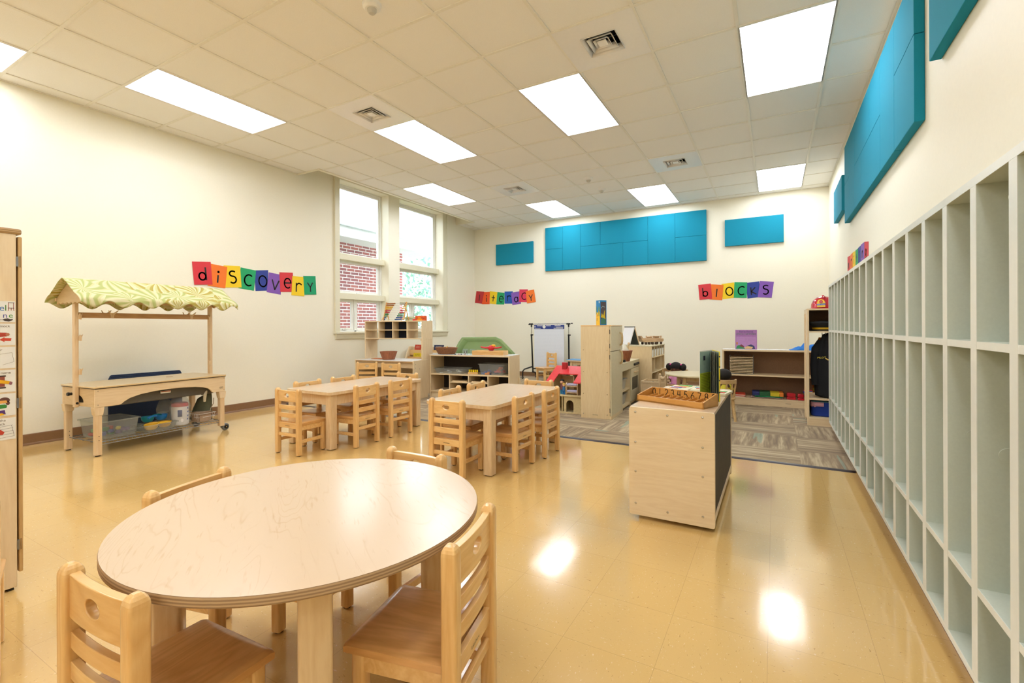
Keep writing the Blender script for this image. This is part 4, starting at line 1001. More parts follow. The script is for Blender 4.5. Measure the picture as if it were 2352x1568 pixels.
MB().tube([(-.035, -.085, .19), (-.05, -.11, .26), (-.03, -.10, .31), (.01, -.04, .325), (.04, .02, .30), (.045, .04, .24)], [.012, .016, .015, .013, .012, .010], 10).build('handle', plain('cream_strap', '#D9D3BE', .6), t)
MB().tube([(.03, -.1, .01), (-.0, -.112, .05), (.01, -.11, .11), (.055, -.1, .16), (.075, -.08, .21)], .004, 6).build('piping', plain('tan_piping', '#B59C7B', .6), t)
# navy folding mats behind the stall
t = thing('folding_mat', 'dark navy folding mat standing between the market stall and the wall', 'mat', (-5.80, 2.48, 0), 90)
NV = fabric('navy_vinyl', '#1B2A44', 90)
for k in range(4):
    y = -.045+.026*k; m_ = MB().at(Matrix.Translation((0, y, .0)) @ Matrix.Rotation(math.radians(-1.2*k), 4, 'X')); h_ = .585-.012*abs(k-2)
    m_.prism(rrect(-.36+.02*k, .31+.012*k, .0, h_, .022, 5), -.011, .011, 'y'); m_.build('panel', NV, t, bevel=.007, seg=3)

# ------------------------------------------------------------------ tall cabinet at the left edge
t = thing('tall_cabinet', 'tall birch cabinet with picture cards at the left edge of the photo', 'cabinet', (-2.68, .16, 0), 0)
MB().box(-.55, 0, 0, .5265, .012, 1.44).build('body', BIRCH, t, bevel=.003)
MB().prism(rrect(-.58, .006, -.02, .545, .018, 4), 1.44, 1.462, 'z').build('top', PLYE, t, bevel=.006)
MB().box(-.54, -.01, .5, .519, 0, .012).build('plinth', BLACK, t)
do = MB().box(-.55, -.004, .5325, .5455, .066, 1.432).build('door', wood('door_birch', '#DDBB84', '#C79F63', 'z', .38, .1, figure=.4), t, bevel=.004)
for z in (1.33, .755, .18):
    MB().cyl((-.003, .5295, z-.02), (-.003, .5295, z+.02), .0038, n=12).box(-.012, .001, .5255, .5325, z-.018, z+.018).build('hinge', GREYM, do)
    MB().prism(rrect(-.0045, -.0025, z-.023, z+.023, .0009, 2), .537, .5405, 'y').build('hinge_slot', plain('slot_tan', '#A58454', .5), do)
def sched(lab, z0, z1, txt, art, tc_='#6B5132'):
    c_ = thing('schedule_card', lab, 'picture card', (-2.68, .16, 0), 0, 'picture cards on the tall cabinet')
    y1 = .5225; w_ = .22; F_ = Frame((.0004, y1-w_, z0), (0, 1, 0), (0, 0, 1)); h_ = z1-z0; m_ = MB().mat(PAPER)
    F_.rect(m_, 0, w_, 0, h_, 0, .0008); m_.build('card', None, c_)
    g = MB(); art(F_, g, w_, h_); g.build('picture', None, c_)
    for s_, x, y, hh, al in txt:
        q = MB(); F_.text(q, s_, w_+x, y, hh, .0012, None, 'RIGHT'); q.build('lettering', plain('ink_'+tc_[1:], tc_, .6), c_)
    return c_
def cm(h): return plain('print_'+h[1:], h, .6)
def a1(F_, g, w_, h_):
    def word(s_, x, y, hh, col, al='RIGHT'): g.mat(cm(col)); F_.text(g, s_, w_+x, y, hh, .0012, None, al)
    word('e', -.030, .046, .024, '#3F7DB8'); word('l', -.0235, .046, .024, '#5E8F4E'); word('i', -.0365-.006, .018, .022, '#5B4E9C'); word('n', -.022, .018, .020, '#4B4E96'); word('e', -.006, .018, .020, '#4C9A3A')
    g.mat(cm('#A65A45')); F_.rect(g, w_-.0195, w_-.0175, .058, .078, .001, .0012); F_.rect(g, w_-.0055, w_-.0035, .058, .078, .001, .0012)
    F_.stroke(g, [(w_-.0175, .058), (w_-.0205, .046)], .002, .001, .0012); F_.stroke(g, [(w_-.0055, .058), (w_-.0035, .046)], .002, .001, .0012); F_.stroke(g, [(w_-.0115, .058), (w_-.0115, .048)], .002, .001, .0012)
    g.mat(cm('#4A332C')); F_.rect(g, w_-.021, w_-.002, .0775, .0795, .0012, .0014); F_.rect(g, w_-.021, w_-.002, .056, .058, .0012, .0014)
    g.mat(cm('#4B4038')); F_.poly(g, [(w_-.07, .0085), (w_-.035, .0085), (w_-.030, .005), (w_-.018, .003), (w_-.008, .008), (w_-.0065, .0135), (w_-.014, .0125), (w_-.022, .0155), (w_-.032, .0135), (w_-.036, .0105), (w_-.07, .0105)], .001, .0012)
def a2(F_, g, w_, h_):
    g.mat(cm('#B5402F')); F_.poly(g, [(w_-.06, .03), (w_-.024, .036), (w_-.024, .05), (w_-.06, .052)], .001, .0012)
    g.mat(cm('#B9785A')); F_.poly(g, ell(w_-.022, .043, .006, .006, 14), .0012, .0014)
    g.mat(cm('#D84B33')); F_.poly(g, [(w_-.045, .022), (w_-.031, .033), (w_-.031, .029), (w_-.011, .028), (w_-.013, .0165), (w_-.031, .0175), (w_-.031, .013)], .001, .0012)
def a3(F_, g, w_, h_):
    g.mat(cm('#8D7B5C')); F_.stroke(g, [(w_-.055, .055), (w_-.01, .062), (w_-.004, .025), (w_-.036, .014)], .0009, .001, .0012)
def a4(F_, g, w_, h_):
    g.mat(cm('#9C4F3C')); F_.rect(g, w_-.05, w_-.0305, .022, .062, .001, .0012); g.mat(cm('#4A342C')); F_.rect(g, w_-.05, w_-.0275, .061, .067, .0012, .0014); F_.rect(g, w_-.05, w_-.0275, .015, .021, .0012, .0014)
    g.mat(cm('#F2B61B')); F_.poly(g, [(w_-.05, .038), (w_-.05, .052), (w_-.0155, .042), (w_-.020, .031)], .0014, .0016); g.mat(cm('#8C5A66')); F_.poly(g, [(w_-.020, .031), (w_-.0155, .042), (w_-.0085, .038), (w_-.010, .029), (w_-.0145, .027)], .0014, .0016)
def a5(F_, g, w_, h_):
    g.mat(cm('#6B453D')); F_.poly(g, ell(w_-.032, .062, .016, .012, 18), .001, .0012); F_.poly(g, ell(w_-.022, .05, .006, .008, 12), .001, .0012)
    g.mat(cm('#E8A954')); F_.poly(g, [(w_-.045, .05), (w_-.023, .052), (w_-.026, .062), (w_-.045, .062)], .0012, .0014); g.mat(cm('#3D8C3A')); F_.poly(g, [(w_-.045, .03), (w_-.026, .032), (w_-.024, .04), (w_-.03, .046), (w_-.045, .046)], .0012, .0014)
    g.mat(cm('#5A357D')); F_.poly(g, [(w_-.045, .012), (w_-.028, .006), (w_-.031, .024), (w_-.045, .022)], .0012, .0014); g.mat(cm('#EDB81F')); F_.poly(g, [(w_-.045, .002), (w_-.03, .005), (w_-.038, .012), (w_-.045, .012)], .0014, .0016)
def a6(F_, g, w_, h_):
    g.mat(cm('#57483B'))
    for k in range(5): F_.stroke(g, [(w_-.06, .008+.011*k), (w_-.004-.0012*k, .012+.0112*k)], .0008, .001, .0012)
    F_.stroke(g, [(w_-.012, .056), (w_-.004, .012)], .0009, .001, .0012)
    g.mat(cm('#C9442F')); F_.poly(g, [(w_-.05, .022), (w_-.036, .022), (w_-.032, .031), (w_-.042, .042), (w_-.05, .044)], .0014, .0016)
sched('topmost picture card on the cabinet, easel above a paintbrush', 1.083, 1.167, [], a1)
sched('picture card with sleeve and red arrow, second from the top', .991, 1.077, [('mock', -.015, .072, .0095, 0)], a2)
sched('picture card with a blank paper drawing, third from the top', .899, .984, [('er', -.037, .07, .0095, 0)], a3)
sched('picture card with a yellow pencil, fourth from the top', .804, .892, [('name', -.013, .073, .0095, 0)], a4)
sched('picture card with a child in a green shirt, fifth from the top', .709, .797, [('e', -.054, .073, .0095, 0)], a5)
sched('lowest picture card on the cabinet, red arrow on ruled rack', .613, .70, [('the', -.028, .074, .0095, 0), ('ack', -.03, .06, .0095, 0)], a6)
# ------------------------------------------------------------------ hutch desk by the window
t = thing('hutch_desk', 'birch writing desk with open cubby hutch in front of the window', 'desk', (-5.53, 5.07, .007), 6.8)
W, D = 1.05, .51
for x in (0, W-.02):
    MB().prism([(0, .0), (.0, .565), (D, .565), (D, .0), (D-.05, .0), (D-.06, .05), (D-.13, .05), (D-.14, 0)], x, x+.02, 'x').build('side_panel', BIRCH, t, bevel=.002)
    s_ = MB().box(x, x+.02, .225, D, .565, .868).build('hutch_upright', BIRCH, t, bevel=.002)
    MB().box(x+(.02 if x == 0 else -.03), x+(.05 if x == 0 else 0), .25, D-.01, .845, .866).build('cleat', MAPLEL, s_, bevel=.004)
for y, z in ((.05, .51), (.05, .46), (.15, .44), (.15, .29)): MB().cyl((W-.001, y, z), (W+.001, y, z), .005, n=10).build('screw', BLACK, t)
WT = plain('white_laminate', '#EFEEF0', .25, var=.01)
m_ = MB(); m_.mat(WT).box(.02, W-.02, -.004, D-.02, .556, .5605).mat(PLYE).box(.02, W-.02, -.004, D-.02, .538, .556); m_.build('desk_top', None, t)
MB().box(.02, W-.02, .04, .058, .455, .538).build('apron', BIRCHX, t)
MB().box(.02, W-.02, D-.03, D-.015, .25, .54).build('modesty_panel', BIRCHX, t)
HZ0, HZ1 = .868, 1.145
MB().box(0, W, .225, D, HZ1-.016, HZ1).build('hutch_top', BIRCHX, t, bevel=.002); MB().box(0, W, .225, D, HZ0, HZ0+.016).build('hutch_floor', BIRCHX, t, bevel=.002)
dx = [0, .258, .516, .774, W-.016]
for x in dx: MB().box(x, x+.016, .226, D, HZ0+.016, HZ1-.016).build('hutch_divider', BIRCH, t, bevel=.001)
NAVY = fabric('navy_fabric', '#191D2E', 200)
for k in range(4):
    x0, x1 = dx[k]+.016, dx[k+1]
    MB().box(x0, x1, .227, D-.001, 1.0, 1.012).build('hutch_shelf', BIRCHX, t)
    if k in (1, 2):
        for z0, z1 in ((HZ0+.016, 1.0), (1.012, HZ1-.016)): MB().box(x0, x1, D-.14, D-.134, z0, z1).build('navy_back', NAVY, t)
def on_desk(x, y, z): a = math.radians(6.8); return (-5.53+x*math.cos(a)-y*math.sin(a), 5.07+x*math.sin(a)+y*math.cos(a), z+.007)
# abacus
t = thing('abacus', 'wooden abacus with rows of coloured beads on top of the hutch', 'abacus', on_desk(.30, .30, HZ1+.0005), 6.8)
AW, AH = .37, .30; tilt = Matrix.Rotation(math.radians(-16), 4, 'X')
BEECH = plain('beech', '#D9A660', .4)
for x in (0, AW): MB().at(tilt).box(x-.008, x+.008, -.011, .011, .006, AH).build('side_bar', BEECH, t, bevel=.003)
for x in (0, AW):
    MB().tube([(x, .06, .19), (x+.0, .14, .012)], .008, 8).build('stay', BEECH, t); MB().tube([(x, -.008, .055), (x, -.05, .006)], .006, 8).build('foot', BEECH, t)
BC = ['#1D4F93', '#1D4F93', '#1E7A4A', '#1E7A4A', '#B32B3A', '#B32B3A', '#E0AE24', '#E0AE24', '#A96A33', '#A96A33']
for r in range(10):
    z = .022+.0285*r; rod = MB().at(tilt).tube([(0, 0, z), (AW, 0, z)], .0016, 6).build('rod', STEEL, t)
    nl = 1+r; nr = 10-r
    for side, n in ((0, nl), (1, nr)):
        b_ = MB().at(tilt)
        for k in range(n):
            x = .014+.0155*k if side == 0 else AW-.014-.0155*k
            b_.cyl((x-.0074, 0, z), (x+.0074, 0, z), .0105, n=10)
        b_.build('bead_row', plain('bead_'+BC[r][1:], BC[r], .3), rod)
t = thing('game_box', 'orange card game box at the right end of the hutch top', 'box', on_desk(.86, .33, HZ1+.0005), 6.8)
m_ = MB(); m_.mat(plain('game_orange', '#E2571E', .4)).box(0, .175, 0, .05, 0, .072).mat(plain('game_amber', '#F09A1E', .4)).prism([(.03, 0), (.13, 0), (.09, .05), (.05, .05)], -.0006, .0, 'y'); m_.build('body', None, t)
q = MB(); F_ = Frame((0, -.001, 0), (1, 0, 0), (0, 0, 1)); F_.text(q, 'Catch', .055, .022, .022, 0, .085); q.build('faded_lettering', plain('dull_red', '#B2421A', .5), t)
q = MB(); F_.text(q, 'Cat', .137, .026, .026, 0, .055); q.build('lettering', plain('game_brown', '#4B1D22', .5), t)
t = thing('small_bottle', 'clear bottle with red base beside the orange game box', 'bottle', on_desk(.825, .36, HZ1+.0005), 0)
MB().lathe([(0, 0), (.03, 0), (.03, .025), (0, .026)], n=18).build('base', plain('toy_red', '#D5262B', .35), t, bevel=.003); MB().lathe([(.022, .026), (.024, .10), (.012, .13), (.012, .15), (0, .152)], n=18).build('body', CLR, t)
t = thing('flash_card', 'pale green card with dark lettering on the hutch top behind the abacus', 'card', on_desk(.60, .44, HZ1+.0005), 6.8)
m_ = MB().mat(plain('flash_green', '#CBD9B0', .5)).box(0, .19, 0, .012, 0, .062).mat(plain('card_plum', '#51334F', .5)); Frame((0, -.0006, 0), (1, 0, 0), (0, 0, 1)).text(m_, 'Learning', .08, .024, .024, 0, .12); m_.build('card', None, t)
# terracotta basket and paper on the desk
def pleated(t, r0, r1, h, mat, lean=0):
    n = 72
    prof = [(0, 0), (r0, 0), (r1, h), (r1+.004, h+.004), (r1-.006, h+.002), (r0-.006, .008), (0, .008)]
    MB().grid(lambda u, v: ((r0+(r1-r0)*v)*(1+.02*math.cos(2*PI*u*30))*math.cos(2*PI*u), (r0+(r1-r0)*v)*(1+.02*math.cos(2*PI*u*30))*math.sin(2*PI*u), .002+h*v), n*2, 8).build('wall', mat, t, thick=.005, angle=80)
    MB().cyl((0, 0, 0), (0, 0, .006), r0*.99, n=36).build('base', mat, t)
    MB().tube([((r1+.001)*math.cos(a), (r1+.001)*math.sin(a), h+.002) for a in [2*PI*i/40 for i in range(40)]], .006, 8, True).build('rim', mat, t)
TERRA = wood('terracotta_wicker', '#B6714B', '#8F5233', 'z', .6, 0)
t = thing('woven_basket', 'terracotta coloured basket on the hutch desk', 'basket', on_desk(.46, .21, .561), 0, None); pleated(t, .085, .125, .115, TERRA)
t = thing('paper_sheet', 'orange brown paper lying on the desk left of the terracotta basket', 'paper', on_desk(.14, .20, .561), 14)
m_ = MB(); m_.mat(plain('paper_tan', '#C08A60', .6)).prism(rrect(0, .22, 0, .12, .01), 0, .008).mat(plain('paper_orange', '#E07B4A', .6)).prism(rrect(.03, .19, .02, .1, .008), .008, .0095); m_.build('sheet', None, t)

# ------------------------------------------------------------------ book rack by the wall
t = thing('book_rack', 'low wooden book rack between the hutch desk and the left wall', 'book rack', (-5.78, 6.42, .007), 5)
for x in (0, .72): MB().prism([(0, 0), (0, .42), (.10, .62), (.16, .70), (.26, .70), (.26, 0)], x, x+.02, 'x').build('side_panel', BIRCH, t, bevel=.004)
for k in range(3):
    MB().box(.02, .72, .02+.07*k, .028+.07*k, .30+.12*k, .40+.12*k).build('ledge', HONEYX, t); MB().box(.02, .72, .02+.07*k, .09+.07*k, .30+.12*k, .308+.12*k).build('ledge_floor', HONEYX, t)
MB().box(.02, .72, .235, .25, 0, .69).build('back_panel', BIRCHX, t)
def rack_book(lab, x, row, w_, h_, c1, c2, title):
    b_ = thing('picture_book', lab, 'book', (-5.78+x*math.cos(math.radians(5))-(.045+.07*row)*math.sin(math.radians(5)), 6.42+x*math.sin(math.radians(5))+(.045+.07*row)*math.cos(math.radians(5)), .007+.309+.12*row), 5, 'books on the low rack')
    M = Matrix.Rotation(math.radians(-14), 4, 'X'); m_ = MB().at(M); m_.mat(plain('cover_'+c1[1:], c1, .4)).box(0, w_, 0, .012, 0, h_).mat(plain('cover_'+c2[1:], c2, .4)).box(w_*.08, w_*.92, -.0008, 0, h_*.12, h_*.45).mat(PAPER).box(.004, w_-.004, .001, .011, h_, h_+.0005)
    m_.build('cover', None, b_)
    q = MB().at(M); F_ = Frame((0, -.0012, 0), (1, 0, 0), (0, 0, 1))
    for k, s_ in enumerate(title): F_.text(q, s_, w_/2, h_*(.8-.14*k), h_*.09, 0, w_*.6)
    q.build('title', plain('title_cream', '#F3E7D0', .5) if c1 not in ('#EBCB20', '#E8E4D8') else INK, b_)
rack_book('red picture book on the rack behind the desk', .09, 2, .13, .185, '#CF4128', '#B5331F', ['the', 'SHOUTS'])
rack_book('light blue picture book right of the red one on the rack', .235, 2, .12, .175, '#8DC3E6', '#5FA3CF', ['sky'])
rack_book('yellow picture book in the lower row of the rack', .11, 1, .17, .16, '#EBCB20', '#8B6D3A', ['all about', 'all the rules'])
rack_book('navy comic book showing right of the hutch', .50, 2, .2, .185, '#1D2850', '#B94A3A', ['Comics', 'Time'])
rack_book('pale book below the navy comic on the rack', .50, 1, .14, .17, '#E8E4D8', '#2B6B45', ['A ME TREE N'])

# ------------------------------------------------------------------ literacy storage unit
SL, SD, SH = 1.285, .43, .636
t = thing('storage_unit', 'low birch storage unit with dark back and lower cubbies', 'shelf unit', (-4.53, 5.605, .007), 8.5)
def sp_(x, y, z):
    a = math.radians(8.5); return (-4.53+x*math.cos(a)-y*math.sin(a), 5.605+x*math.sin(a)+y*math.cos(a), z+.007)
for x in (0, SL-.018):
    s_ = MB().box(x, x+.018, 0, SD, 0, SH-.018).build('side_panel', BIRCH, t, bevel=.002)
m_ = MB(); m_.mat(WT).box(-.002, SL+.002, -.004, SD, SH-.004, SH).mat(BIRCHX).box(-.002, SL+.002, -.004, SD, SH-.02, SH-.004); m_.build('top_board', None, t)
MB().box(.018, SL-.018, SD-.014, SD-.006, .06, SH-.02).build('back_panel', DARKB, t, label='dark back panel')
MB().box(.018, SL-.018, .002, SD-.014, .335, .353).build('middle_shelf', BIRCHX, t, bevel=.001)
MB().box(.018, SL-.018, .002, SD-.014, .078, .096).build('bottom_shelf', BIRCHX, t, bevel=.001)
for k, x in enumerate((.325, .635, .945)): MB().box(x, x+.014, .004, SD-.014, .096, .335).build('divider', BIRCH, t)
for x0, x1 in ((.339, .635), (.649, .945)): MB().box(x0, x1, .006, SD-.014, .225, .237).build('cubby_shelf', BIRCHX, t)
MB().box(.018, SL-.018, .02, .034, 0, .078).build('kick_board', BIRCHX, t)
for p in ((SL-.1, .1),): pass
cl_ = MB().prism([(SD-.06, .30), (SD+.03, .22), (SD+.045, .19), (SD+.03, .15), (SD-.06, .12)], SL-.002, SL+.016, 'x').build('door_hinge_block', BIRCH, t, bevel=.004)
SB = 8.5
storage_bin('shallow clear bin of white shapes on the storage unit middle shelf', sp_(.30, .19, .3535), SB, .50, .30, .075, name='storage_bin')
for k in range(9):
    p = sp_(.14+.04*k, .1+.05*((k*7) % 4), .357+.012*(k % 3)); a = k*1.3
    o = MB().tube([(.024*math.cos(q*.7), .02*math.sin(q*.7), 0) for q in range(9)], .006, 6, True).build('link_ring', plain('link_white', '#DAD8D0', .4), None, loc=p, rot=(.2*(k % 3), .15*(k % 2), a)); tag(o, 'white plastic ring in the shallow clear bin of the storage unit', 'toy ring', 'white rings in the shallow bin')
storage_bin('big clear bin of coloured toys on the storage unit middle shelf', sp_(.985, .19, .3535), SB, .40, .30, .155)
for k, (x, y, z, col) in enumerate([(.86, .1, 0, '#2F63B5'), (.9, .16, .02, '#3F6FC0'), (.96, .1, 0, '#1F2C49'), (1.02, .14, .01, '#25406F'), (1.07, .09, .03, '#D0342C'), (1.1, .12, .07, '#DD6A2B'), (1.12, .2, .02, '#C93A30'), (.93, .07, -.0, '#E38B35'), (1.02, .24, .02, '#4E7A5A')]):
    o = MB().prism([(-.05, 0), (.05, 0), (.05, .022), (.02, .022), (.02, .04), (-.01, .04), (-.01, .022), (-.05, .022)], -.014, .014, 'y').build('toy_brick', plain('brick_'+col[1:], col, .4), None, bevel=.002, loc=sp_(x, y, .358+z), rot=(0, .25*(k % 3-1) if z > .02 else 0, SB*.0174+k*.9)); tag(o, 'coloured stepped toy brick inside the big clear bin of the storage unit', 'toy brick', 'toy bricks in the big clear bin')
t = thing('peg_board', 'yellow peg strip between the two clear bins on the storage unit', 'peg board', sp_(.60, .08, .3535), SB+8)
MB().box(0, .15, 0, .05, 0, .028).build('base', HONEYX, t, bevel=.002)
for k in range(5): MB().cyl((.016+.03*k, .025, .028), (.016+.03*k, .025, .062), .0125, n=14).build('peg', plain('peg_yellow', '#F2D416', .4), t, bevel=.002)
def puzzle_tray(lab, p, rz):
    o = thing('flat_tray', lab, 'tray', p, rz, 'flat trays in the cubbies'); MB().box(0, .24, 0, .2, 0, .008).build('base', BIRCHX, o); MB().box(0, .24, 0, .008, .008, .018).build('lip', MAPLEL, o)
puzzle_tray('flat wooden tray in the upper left cubby of the storage unit', sp_(.365, .03, .2375), SB); puzzle_tray('flat wooden tray in the upper right cubby of the storage unit', sp_(.68, .03, .2375), SB)
# things on the storage unit
t = thing('woven_basket', 'brown wicker basket on the storage unit, left end', 'basket', sp_(.20, .16, SH+.0005), 0, None)
WICK = plain('wicker_brown', '#8C5A34', .6, var=.25, vs=70)
for k in range(9):
    r = .13+.05*(k/8)**.8; z = .008+.011*k
    MB().tube([((r+.004*math.sin(a*18+k*PI))*math.cos(a), .72*(r+.004*math.sin(a*18+k*PI))*math.sin(a), z) for a in [2*PI*i/72 for i in range(72)]], .0068, 7, True).build('weave', WICK, t)
MB().cyl((0, 0, .0), (0, 0, .006), .09, n=30).build('base', WICK, t)
MB().lathe([(.125, .004), (.172, .09)], n=40, sy=.72).build('lining', WICK, t)
o = MB().prism([(0, 0), (.03, .03), (.036, .026), (.01, -.004)], 0, .004, 'y').build('yellow_tab', plain('tab_yellow', '#F2B01E', .4), None, loc=sp_(.2, .14, SH+.095)); tag(o, 'small yellow plastic piece sticking out of the wicker basket', 'toy')
ACR = clear('acrylic', '#EAF2F2', .14, .03)
for k, (x, lab) in enumerate(((.50, 'clear acrylic cube with a moth inside on the storage unit'), (.615, 'clear acrylic cube against the wooden tray on the storage unit'))):
    o = thing('acrylic_cube', lab, 'specimen cube', sp_(x, .10, SH+.0005), SB, 'acrylic specimen cubes'); MB().box(0, .08, 0, .04, 0, .085).build('block', ACR, o, bevel=.003)
    if k == 0:
        m_ = MB().mat(plain('moth_dark', '#3A2C22', .6)); F_ = Frame((.04, .02, .042), (1, 0, 0), (0, 0, 1))
        for s_ in (-1, 1): F_.poly(m_, [(0, .0), (s_*.03, .026), (s_*.026, .0), (s_*.02, -.014), (s_*.004, -.03)], -.0006, .0006)
        m_.mat(PAPER); F_.poly(m_, [(-.012, .01), (0, -.026), (.012, .01), (.004, -.002), (0, .012), (-.004, -.002)], .0007, .001); m_.build('specimen', None, o)
for k in range(6):
    o = MB().ball((0, 0, .008), (.013, .01, .008), 12, 8).build('pebble', plain(['peb_dark', 'peb_pale', 'peb_rose'][k % 3], ['#2B2422', '#D9D2C6', '#B98272'][k % 3], .4), None, loc=sp_(.405+.031*k+(.008 if k > 2 else 0), .05, SH+.0005)); tag(o, ['dark', 'pale', 'rosy'][k % 3]+' specimen pebble lying before the acrylic cubes', 'pebble', 'specimen pebbles '+['dark', 'pale', 'rosy'][k % 3])
t = thing('wooden_tray', 'honey wood tray holding a red toy on the storage unit, right end', 'tray', sp_(.69, .03, SH+.0005), SB)
pr_ = [(0, 0), (.004, .004), (.004, .014), (0, .022), (0, .058), (.006, .066), (.014, .066), (.014, 0)]
for y, s_ in ((0, 1), (.20, -1)): MB().prism([(y+s_*a, b_) for a, b_ in pr_], 0, .49, 'x').build('long_side', HONEYX, t, bevel=.001)
for x in (0, .476): MB().box(x, x+.014, .014, .186, 0, .064).build('short_side', HONEYX, t, bevel=.001)
MB().box(.014, .476, .014, .186, 0, .01).build('base', HONEYX, t)
t = thing('toy_helicopter', 'red toy with yellow top and two arms in the wooden tray', 'toy', sp_(.955, .125, SH+.011), SB)
RD = plain('toy_red', '#D5262B', .35)
MB().ball((0, 0, .09), (.05, .04, .045)).build('body', RD, t); MB().lathe([(.0, 0), (.045, .0), (.05, .02), (.03, .055), (0, .06)], n=20).build('base', plain('toy_navy', '#27336E', .4), t)
MB().ball((.03, .01, .125), (.035, .028, .02)).build('cap', plain('toy_yellow', '#F3B21C', .4), t)
for s_ in (-1, 1): MB().tube([(s_*.03, -.01, .098), (s_*.09, -.012, .094), (s_*.15, -.01, .104), (s_*.17, 0, .112)], [.016, .013, .010, .005], 10).build('arm', RD, t)
t = thing('plastic_bag', 'clear bag of small parts under the red toy in the wooden tray', 'bag', sp_(.935, .10, SH+.011), SB)
MB().grid(lambda u, v: (.20*math.cos(2*PI*u)*math.sin(PI*v)*(1+.1*math.sin(9*u*2*PI)), .055*math.sin(2*PI*u)*math.sin(PI*v)+.0, .026-.025*math.cos(PI*v)+.008*math.sin(u*40+v*9)*math.sin(PI*v)), 40, 14).build('bag', CLR2, t)
# green lid standing behind
t = thing('plastic_basin', 'translucent green octagonal basin standing on edge behind the storage unit', 'basin', sp_(.60, SD+.06, 0), SB)
GRN = clear('green_plastic', '#C6DCAC', .5, .25)
def octo(k, x0=0): return [(-.60*k, .5-.34*k), (-.56*k, .5-.04*k+.0), (-.36*k, .5+.30*k), (-.30*k, .5+.375*k), (.27*k, .5+.385*k), (.36*k, .5+.345*k), (.575*k, .5+.14*k), (.61*k, .5-.02*k), (.60*k, .5-.34*k), (.4*k, .5-.5*k), (-.4*k, .5-.5*k)]
lev = [(1.0, -.0), (1.02, .012), (.95, .014), (.9, .04), (.84, .10), (.6, .106)]
vs = []; fs = []; n = 11
for k, y in lev: vs += [(p[0], y, p[1]) for p in octo(k)]
for a in range(len(lev)-1): fs += [(a*n+i, a*n+(i+1) % n, (a+1)*n+(i+1) % n, (a+1)*n+i) for i in range(n)]
fs.append(tuple(range((len(lev)-1)*n, len(lev)*n)))
MB().add(vs, fs).build('shell', GRN, t, thick=.004)

# ------------------------------------------------------------------ flip chart stand
t = thing('chart_stand', 'black and chrome wheeled chart stand before the back wall', 'stand', (-4.318, 8.6, .007), 0)
CHROME = STEEL
for x in (0, .812):
    o = MB().tube([(x+.03*(1 if x == 0 else .2), 0, .12), (x, 0, .87)], .016, 10).build('lower_tube', BLACK, t)
    MB().cyl((x, 0, .87), (x, 0, 1.10), .009, n=12).build('upper_tube', CHROME, o); MB().cyl((x, 0, .86), (x, 0, .895), .019, n=12).tube([(x, 0, .88), (x+.035, 0, .88)], .007, 8).cyl((x+.03, 0, .868), (x+.03, 0, .892), .01).build('clamp', BLACK, o)
    MB().box(x-.045, x+.035, -.012, .012, 1.085, 1.115).box(x-.012, x+.012, -.012, .012, 1.04, 1.09).build('corner_joint', BLACK, o, bevel=.003)
    f_ = MB().tube([(x+.03, 0, .24), (x-.02, -.06, .22), (x-.085, -.16, .19), (x-.10, -.20, .15), (x-.10, -.205, .0 if False else .045)] if x == 0 else [(x, 0, .12), (x, -.12, .11), (x, -.2, .08), (x, -.205, .045)], .014, 10).tube([(x+.02, 0, .13), (x+.02, .12, .11), (x+.02, .17, .045)], .014, 10).build('foot', BLACK, o)
    for p in ((x-.10 if x == 0 else x, -.205), (x+.02, .17)): MB().cyl((p[0]-.01, p[1], .022), (p[0]+.01, p[1], .022), .022, n=16).build('caster', BLACK, o)
MB().tube([(-.045, 0, 1.10), (.88, 0, 1.108)], .009, 12).build('top_bar', CHROME, t); MB().cyl((.88, 0, 1.095), (.88, 0, 1.12), .014).cyl((-.06, 0, 1.087), (-.04, 0, 1.11), .012).build('bar_knob', BLACK, t)
MB().tube([(.02, 0, .20), (.812, 0, .20)], .012, 10).build('lower_bar', BLACK, t)
t = thing('flip_chart', 'large white lined paper pad hanging on the chart stand', 'paper pad', (-4.243, 8.575, .007), 0)
m_ = MB(); m_.mat(plain('pad_white', '#E6EAF2', .6, var=.01)).box(0, .645, 0, .02, .22, 1.0); m_.mat(plain('pad_line', '#CBD2E0', .6))
for k in range(26): m_.box(.012, .633, -.0006, 0, .25+.028*k, .2512+.028*k)
m_.build('sheets', None, t)
m_ = MB(); BLU = plain('pad_blue', '#2B3F8E', .5); m_.mat(BLU).prism(rrect(0, .648, 1.0, 1.083, .008), -.003, .022, 'y'); m_.mat(PAPER)
for a, b_ in ((.065, .19), (.265, .37), (.45, .58)): m_.prism(rrect(a, b_, 1.056, 1.07, .006), -.0045, -.003, 'y')
m_.prism(ell(.222, 1.046, .033, .036, 24), -.006, -.003, 'y'); m_.prism(rrect(.01, .028, 1.032, 1.058, .002), -.0045, -.003, 'y')
F_ = Frame((0, -.0046, 0), (1, 0, 0), (0, 0, 1))
m_.prism(rrect(.01, .145, 1.011, 1.017, .001), -.0045, -.003, 'y').prism(rrect(.43, .63, 1.01, 1.02, .001), -.0045, -.003, 'y').prism(rrect(.48, .63, 1.032, 1.042, .001), -.0045, -.003, 'y'); m_.build('header', None, t, label='blue header strip with white print')
for k, x in enumerate((.02, .17, .60, .80)):
    o = MB().tube([(.026*math.sin(a), 0, -.0+.03*math.cos(a)) for a in [2*PI*i/24 for i in range(24)]], .0016, 6, True).build('chart_ring', STEEL, None, loc=(-4.318+x, 8.6, 1.099)); tag(o, 'thin metal ring hanging on the chart stand top bar', 'ring', 'metal rings on the chart stand')
